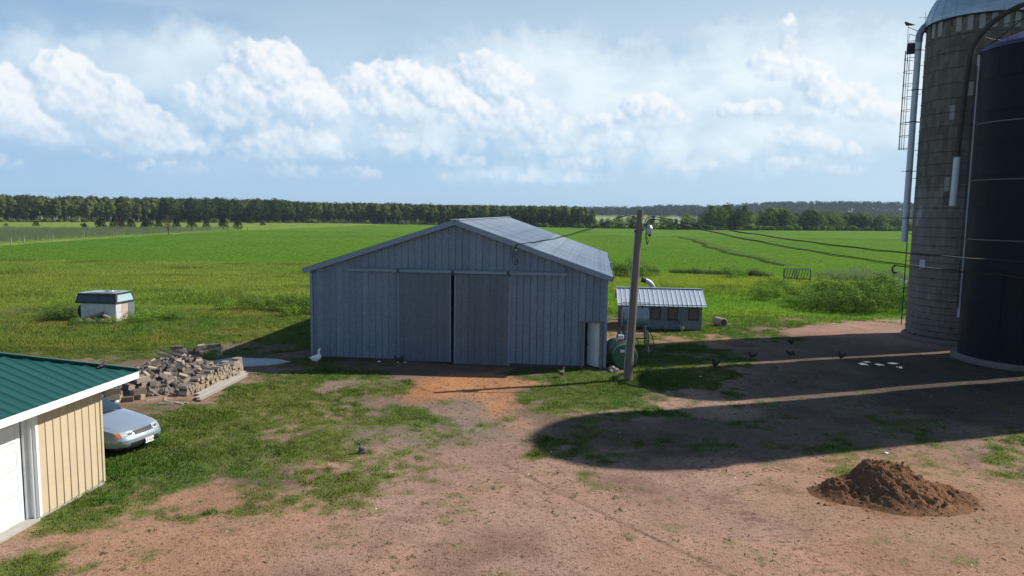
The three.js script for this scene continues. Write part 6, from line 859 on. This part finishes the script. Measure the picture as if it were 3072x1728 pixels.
{
  const gm = new THREE.MeshPhysicalMaterial({ color: rgb(1, 1, 1), roughness: 1, transmission: 0.38, thickness: 0, specularIntensity: 0.06 }), q = new THREE.Quaternion(), Y = V(0, 1, 0), r = rngOf(2024);
  const M4 = (x, y, z, s, sy = s) => new THREE.Matrix4().compose(V(x, y, z), q.setFromAxisAngle(Y, r() * 6.3).clone(), V(s, sy, s));
  const foot = (x, z) => {                               // where buildings and piles stand, no grass grows
    const bx = x + 9.29, bz = z + 33.14, lx = bx * 0.9933 + bz * 0.1157, lz = -bx * 0.1157 + bz * 0.9933; if (lx > -0.02 && lx < 13.6 && lz < 0.0 && lz > -18.6) return true;
    const gx = x + 10.23, gz = z + 17.65, hx = gx * 0.9943 + gz * 0.1068, hz = -gx * 0.1068 + gz * 0.9943; if (hx < 0.05 && hx > -8.1 && hz > -0.02 && hz < 8) return true;
    if (hx < 0.4 && hx > 0 && hz > 2.2 && hz < 7.7) return true;
    if (Math.hypot(x - 25.7, z + 41) < 3 || Math.hypot(x - 24.72, z + 34.57) < 3 || Math.hypot(x - 26.2, z + 28.8) < 3) return true;
    if (Math.hypot((x - 9.6) / 2.3, (z + 17.4) / 1.6) < 1) return true;
    const sx = x - 6.55, sz = z + 42.85, tx = sx * 0.9964 + sz * 0.0849, tz = -sx * 0.0849 + sz * 0.9964; if (tx > 0 && tx < 4.75 && tz < 0 && tz > -3) return true;
    if (x > -26 && x < -23.7 && z < -43 && z > -45) return true;
    if (Math.hypot((x + 13.6) / 1.6, (z + 28.4) / 2.6) < 1) return true;
    if (Math.abs(x + 11.95) < 1.3 && Math.abs(z + 31.9) < 0.75) return true;
    return false;
  };
  const lawnG = [tuft(1, 26, 0.17, 0.075, 0.009, 0.75), tuft(2, 26, 0.17, 0.10, 0.010, 0.8), tuft(3, 22, 0.14, 0.06, 0.013, 0.9)];
  const L = lawnG.map(() => [[], []]), col = rgb(0, 0, 0);
  const grassCol = (x, z, k) => { const y = clamp(0.45 + 0.85 * fbm(x * 0.23 + 4, z * 0.23, 3) + 0.35 * vnoise(x * 1.3, z * 1.3)), v = (0.75 + 0.5 * r()) * k; if (r() < 0.06) return rgb(0.26 * v, 0.21 * v, 0.09 * v); return rgb(mix(0.095, 0.195, y) * v, mix(0.215, 0.245, y) * v, mix(0.022, 0.034, y) * v); };
  for (let i = 0; i < 175000; i++) {
    const x = mix(-33, 41, r()), z = mix(-49.5, -10.5, Math.pow(r(), 0.9)); if (!inView(x, z, 0.76, 3) || foot(x, z)) continue;
    const g = grassAt(x, z); if (r() > Math.pow(g, 1.3)) continue; if (z < -38 && r() < 0.35) continue;
    const c = coverAt(x, z), k = i % 3, s = (0.75 + 0.6 * r()) * (c > 0.9 ? 1.25 : 0.9) * (0.55 + 0.45 * g);
    L[k][0].push(M4(x, gy(x, z), z, s * 1.1, s * (z < -36 ? 1.3 : 0.72))); { const gc = grassCol(x, z, z < -35 && x < 0 ? 1.3 : 1.0); if (z < -35 && x < 0) gc.r *= 1.18; L[k][1].push(gc); }
  }
  lawnG.forEach((g, k) => stuff('lawn_grass', 'short patchy grass growing over the yard', 'grass', g, gm, L[k][0], L[k][1]));
  const tallG = tuft(5, 22, 0.16, 0.2, 0.012, 0.7), Tl = [[], []];
  for (let i = 0; i < 16000; i++) { const x = mix(-30, 20, r()), z = mix(-46, -11, r()); if (!inView(x, z, 0.76, 2) || foot(x, z) || grassAt(x, z) < 0.6 || fbm(x * 0.6 + 12, z * 0.6, 3) < 0.14) continue; const s = 0.5 + 0.6 * r(); Tl[0].push(M4(x, gy(x, z), z, s, s * 0.8)); Tl[1].push(grassCol(x, z, 1.12)); }
  stuff('grass_clumps', 'taller clumps of grass in the lawn', 'grass', tallG, gm, Tl[0], Tl[1]);
  // meadow: longer, tussocky grass
  const medG = [tuft(11, 26, 0.34, 0.30, 0.020, 0.7), tuft(12, 26, 0.36, 0.42, 0.020, 0.6), tuft(13, 24, 0.40, 0.22, 0.028, 0.85)], Md = medG.map(() => [[], []]);
  for (let i = 0; i < 120000; i++) {
    const z = -44 - 50 * Math.pow(r(), 0.8), x = (r() * 2 - 1) * (-z * 0.76 + 3); if (foot(x, z)) continue; if (z > -49 && x > -34 && x < 42 && r() > 0.55 * grassAt(x, z)) continue;
    const near = mix(-91.2, x > 14 ? -86.5 + (x - 14) * 0.31 : -86.5, sstep(-26, 14, x)); if (z < near) continue;
    const patch = fbm(x * 0.07 + 3, z * 0.12, 3), tall = fbm(x * 0.16 + 30, z * 0.22, 3), k = i % 3, mow = x < -8 && z > -52 ? 0.45 : 1, edge = sstep(6, 0, z - near);
    const s = (0.55 + 0.55 * r()) * (1 + 0.8 * Math.max(0, tall)) * mow, y = clamp(0.5 + 1.3 * patch), v = (0.7 + 0.5 * r()) * (x > 5 ? 1.05 : 1) * (1 - 0.25 * sstep(0.12, 0.5, tall) - 0.2 * edge * sstep(0, 0.4, vnoise(x * 0.3, 8)));
    Md[k][0].push(M4(x, -0.04, z, s * 1.25 / Math.max(mow, 0.8), s * 0.62)); Md[k][1].push(x > 5 ? rgb(mix(0.200, 0.320, y) * v, mix(0.410, 0.430, y) * v, 0.036 * v) : rgb(mix(0.265, 0.380, y) * v, mix(0.415, 0.435, y) * v, mix(0.046, 0.058, y) * v));
  }
  medG.forEach((g, k) => stuff('meadow_grass', 'long tussocky grass of the meadow behind the barn', 'grass', g, gm, Md[k][0], Md[k][1]));
  // young crop, dense and even
  const cropG = tuft(21, 34, 0.55, 0.14, 0.026, 0.85), Cr = [[], []];
  for (let i = 0; i < 60000; i++) { const z = -78 - 150 * Math.pow(r(), 1.5), x = (r() * 2 - 1) * (-z * 0.74 + 3), near = mix(-91.5, x > 14 ? -86.8 + (x - 14) * 0.31 : -86.8, sstep(-26, 14, x)) ; if (z > near || x < -88 + 0.0 * z && z < -122 || x < -64 - (-90.5 - z) * 0.72 && z > -124) continue; const v = 0.92 + 0.16 * r(), y = clamp(0.5 + fbm(x * 0.03, z * 0.05, 3)); Cr[0].push(M4(x, -0.08, z, 1.15, 0.7)); Cr[1].push(rgb(mix(0.160, 0.215, y) * v, mix(0.385, 0.410, y) * v, 0.026 * v)); }
  stuff('young_crop', 'even bright green young crop', 'crop', cropG, gm, Cr[0], Cr[1]);
  // grassy ditch across the crop field
  const Dt = [[], []]; for (let i = 0; i < 1500; i++) { const t = Math.pow(r(), 0.7), x = mix(49.5, 37.5, t) + 0.6 * (r() - 0.5) + 1.2 * Math.sin(t * 7) + 0.5 * Math.sin(t * 31), z = mix(-222, -100, t), v = 0.8 + 0.4 * r(), dk = r() < 0.5; Dt[0].push(M4(x - (dk ? 0.5 : -2.2 * r()), -0.08, z, dk ? 0.9 : 1.2, dk ? 1.3 : 0.5)); Dt[1].push(dk ? rgb(0.095 * v, 0.140 * v, 0.035 * v) : rgb(0.19 * v, 0.27 * v, 0.07 * v)); }
  stuff('ditch_grass', 'coarse dark grass along the ditch in the crop field', 'grass', medG[0], gm, Dt[0], Dt[1]);
  const bank = [[], []]; for (let i = 0; i < 1500; i++) { const x = mix(4, 34, r()), z = -86 + Math.max(0, x - 14) * 0.3 + 0.9 * (r() - 0.5), v = 0.7 + 0.4 * r(); if (vnoise(x * 0.5, 4) < -0.35) continue; bank[0].push(M4(x, -0.05, z, 1.2, 1.5 + 1.0 * Math.max(0, vnoise(x * 0.8, 2)))); bank[1].push(rgb(0.11 * v, 0.17 * v, 0.045 * v)); }
  stuff('field_edge_grass', 'dark rank grass along the near edge of the field', 'grass', medG[1], gm, bank[0], bank[1]);
  // reeds beside the feeder
  const reedG = tuft(41, 16, 0.4, 1.6, 0.022, 0.35, 0.6), Rd = [[], []]; for (let i = 0; i < 2600; i++) { const t = r(), x = mix(33.5, 45, t) + 2 * (r() - 0.5), z = mix(-86, -75.5, r()) , s = (0.55 + 0.5 * r()) * (0.75 + 0.6 * Math.max(0, vnoise(x * 0.35, z * 0.35) + 0.35)) * sstep(1.05, 0.6, Math.hypot((x - 39) / 5.8, (z + 80.5) / 5)); if (Math.hypot((x - 39) / 5.8, (z + 80.5) / 5) > 1) continue; const v = 0.7 + 0.5 * r(); Rd[0].push(M4(x, -0.05, z, s, s * 1.0)); Rd[1].push(rgb(0.25 * v, 0.36 * v, 0.13 * v)); }
  stuff('reed_bed', 'tall pale reeds growing beside the hay feeder', 'reeds', reedG, gm, Rd[0], Rd[1]);
  // weeds: leafy clumps, each a plant of its own
  const weed = (seed, n) => { const s = rngOf(seed), B = []; for (let i = 0; i < 7; i++) { const a = i * 2.4, d = 0.35 + 0.3 * s(); B.push([Math.cos(a) * d, 0.32 + 0.35 * s(), Math.sin(a) * d, 0.38, 0.42, 0.38]); } B.push([0, 0.75, 0, 0.35, 0.4, 0.35]); return [cards(clumpList(s, B, n, 0.036, 0.5), leafTone), merge(B.slice(0, 5).map(b => rod(V(b[0] * 0.2, -0.05, b[2] * 0.2), V(b[0], b[1], b[2]), 0.014, 0.008, 4)))]; };
  const WG = [weed(71, 1900), weed(72, 1900), weed(73, 1700)], WM = [leafMat(0.125, 0.220, 0.050), leafMat(0.165, 0.290, 0.052), leafMat(0.100, 0.180, 0.046)], stem = std({ color: rgb(0.07, 0.09, 0.04), roughness: 0.9 });
  let wi = 0; const clump = (x, z, s, h, m, label, group) => { const t = thing('weed_clump', label, 'weeds', [x, x > -33 && z > -49 ? gy(x, z) : -0.05, z], wi * 1.7, group); part(t, 'leaves', WG[wi % 3][0], WM[m]); part(t, 'stems', WG[wi % 3][1], stem); t.scale.set(s, h, s); wi++; };
  for (const [x, z, s, h, m] of [[20.9, -59.1, 1.6, 1.0, 1], [21.8, -54.2, 1.5, 0.9, 1], [23.0, -52.6, 1.7, 1.1, 2], [24.6, -51.8, 1.9, 1.3, 0], [26.0, -52.8, 1.9, 1.5, 2], [27.6, -52.2, 1.7, 1.4, 0], [25.2, -55.4, 2.2, 1.6, 2], [27.6, -56.4, 2.3, 1.7, 0], [29.4, -57.0, 2.3, 1.8, 2], [30.6, -60.0, 2.2, 1.6, 0], [23.4, -57.6, 1.7, 1.1, 0], [22.4, -61.5, 1.8, 1.2, 0], [31.0, -55.0, 2.0, 1.7, 2], [27.0, -62.5, 2.0, 1.3, 1], [24.0, -66, 1.6, 1.0, 1]]) clump(x, z, s * 1.1, h * 1.35, m, 'tall leafy weeds massed beside the concrete silo', 'weeds beside the silo');
  for (const [x, z, s, h] of [[11.0, -80, 1.9, 1.4], [13.0, -79.4, 2.2, 1.6], [15.0, -80, 1.7, 1.2], [7.0, -79.5, 1.7, 1.3], [5.6, -80.2, 1.6, 1.2], [24.5, -79.8, 1.5, 1.0]]) clump(x, z, s * 1.1, h * 1.3, 0, 'rank grey green weeds behind the hen house', 'weeds behind the hen house');
  for (const [x, z, s, h, m] of [[-19.6, -49.5, 1.2, 0.8, 1], [-18.2, -49.8, 1.3, 0.9, 2], [-17.0, -50.0, 1.3, 1.0, 1], [-15.8, -49.3, 1.3, 1.1, 2], [-14.7, -48.8, 1.3, 1.2, 0], [-13.8, -48.4, 1.3, 1.3, 2], [-13.0, -47.6, 1.2, 1.3, 1], [-14.2, -46.4, 1.1, 0.8, 1]]) clump(x, z, s, h, m, 'leafy nettles massed against the left side of the barn', 'weeds beside the barn');
  for (const [x, z, s, h, m] of [[-22.6, -43.8, 1.2, 0.7, 1], [-21.8, -44.3, 1.3, 0.7, 1], [-20.9, -44.2, 1.2, 0.6, 0], [-22.0, -42.9, 1.1, 0.5, 1], [-27.2, -43.2, 1.1, 0.9, 2], [-28.1, -43.4, 1.0, 0.6, 2], [-24.6, -42.0, 0.7, 0.4, 2], [-25.4, -41.9, 0.7, 0.4, 0], [-23.7, -42.3, 0.7, 0.4, 1]]) clump(x, z, s, h, m, 'dark green weeds growing round the white hut', 'weeds round the hut');
  for (const [x, z, s, h] of [[4.55, -31.9, 0.45, 0.75], [4.5, -32.7, 0.4, 0.6], [6.0, -31.0, 0.25, 0.3]]) clump(x, z, s, h, 1, 'pale stalky weed between the barn and the green tank', 'weeds by the tank');
  clump(-13.6, -32.2, 0.5, 0.55, 1, 'green weed growing before the small firewood stack');
  clump(-10.35, -20.75, 0.5, 0.3, 0, 'low weeds under the car bumper');
  // small plants and litter scattered over the dirt
  const wd = [[], []]; for (let i = 0; i < 3600; i++) { const x = mix(-9, 22, r()), z = mix(-30, -11, r()); if (!inView(x, z, 0.76, 2) || foot(x, z) || grassAt(x, z) > 0.5 || vnoise(x * 0.5, z * 0.5) < -0.1) continue; const s = 0.3 + 0.75 * r() * r() * r(); wd[0].push(M4(x, gy(x, z), z, s, s * 0.9)); wd[1].push(grassCol(x, z, 0.8)); }
  stuff('dirt_weeds', 'small weeds dotted over the bare gravel', 'weeds', tuft(51, 22, 0.12, 0.11, 0.014, 0.95), gm, wd[0], wd[1]);
  const peb = new THREE.IcosahedronGeometry(1, 0), pb = [[], []]; for (let i = 0; i < 9000; i++) { const x = mix(-11, 24, r()), z = mix(-30, -11, Math.pow(r(), 0.7)); if (!inView(x, z, 0.76, 1) || foot(x, z) || grassAt(x, z) > 0.6) continue; const s = 0.006 + 0.016 * r() * r(); pb[0].push(M4(x, gy(x, z) + s * 0.2, z, s, s * 0.7)); const t = groundAt(x, z), v = 0.55 + 0.9 * r(); pb[1].push(rgb(t[1] * v, t[2] * v * 1.05, t[3] * v * 1.12)); }
  stuff('pebbles', 'loose pebbles scattered over the yard', 'pebbles', peb, std({ color: rgb(1, 1, 1), roughness: 0.95 }), pb[0], pb[1]);
  const chip = new THREE.BoxGeometry(1, 0.16, 0.22), ch = [[], []]; for (let i = 0; i < 11000; i++) { const x = mix(-11, 20, r()), z = mix(-31, -11, Math.pow(r(), 0.8)); if (!inView(x, z, 0.76, 1) || foot(x, z) || grassAt(x, z) > 0.75) continue; const chips = Math.exp(-(((x + 2.5) / 3.2) ** 2 + ((z + 26) / 3.2) ** 2)); if (r() > 0.30 + 0.9 * chips) continue; const s = 0.02 + 0.075 * Math.pow(r(), 3); ch[0].push(M4(x, gy(x, z) + 0.006, z, s)); const v = 0.4 + 0.9 * r(); ch[1].push(r() < 0.12 ? rgb(0.42, 0.37, 0.30) : rgb(0.125 * v, 0.10 * v, 0.085 * v)); }
  stuff('bark_chips', 'bark chips and twigs strewn over the yard', 'litter', chip, std({ color: rgb(1, 1, 1), roughness: 0.95 }), ch[0], ch[1]);
}
renderer.render(scene, camera);
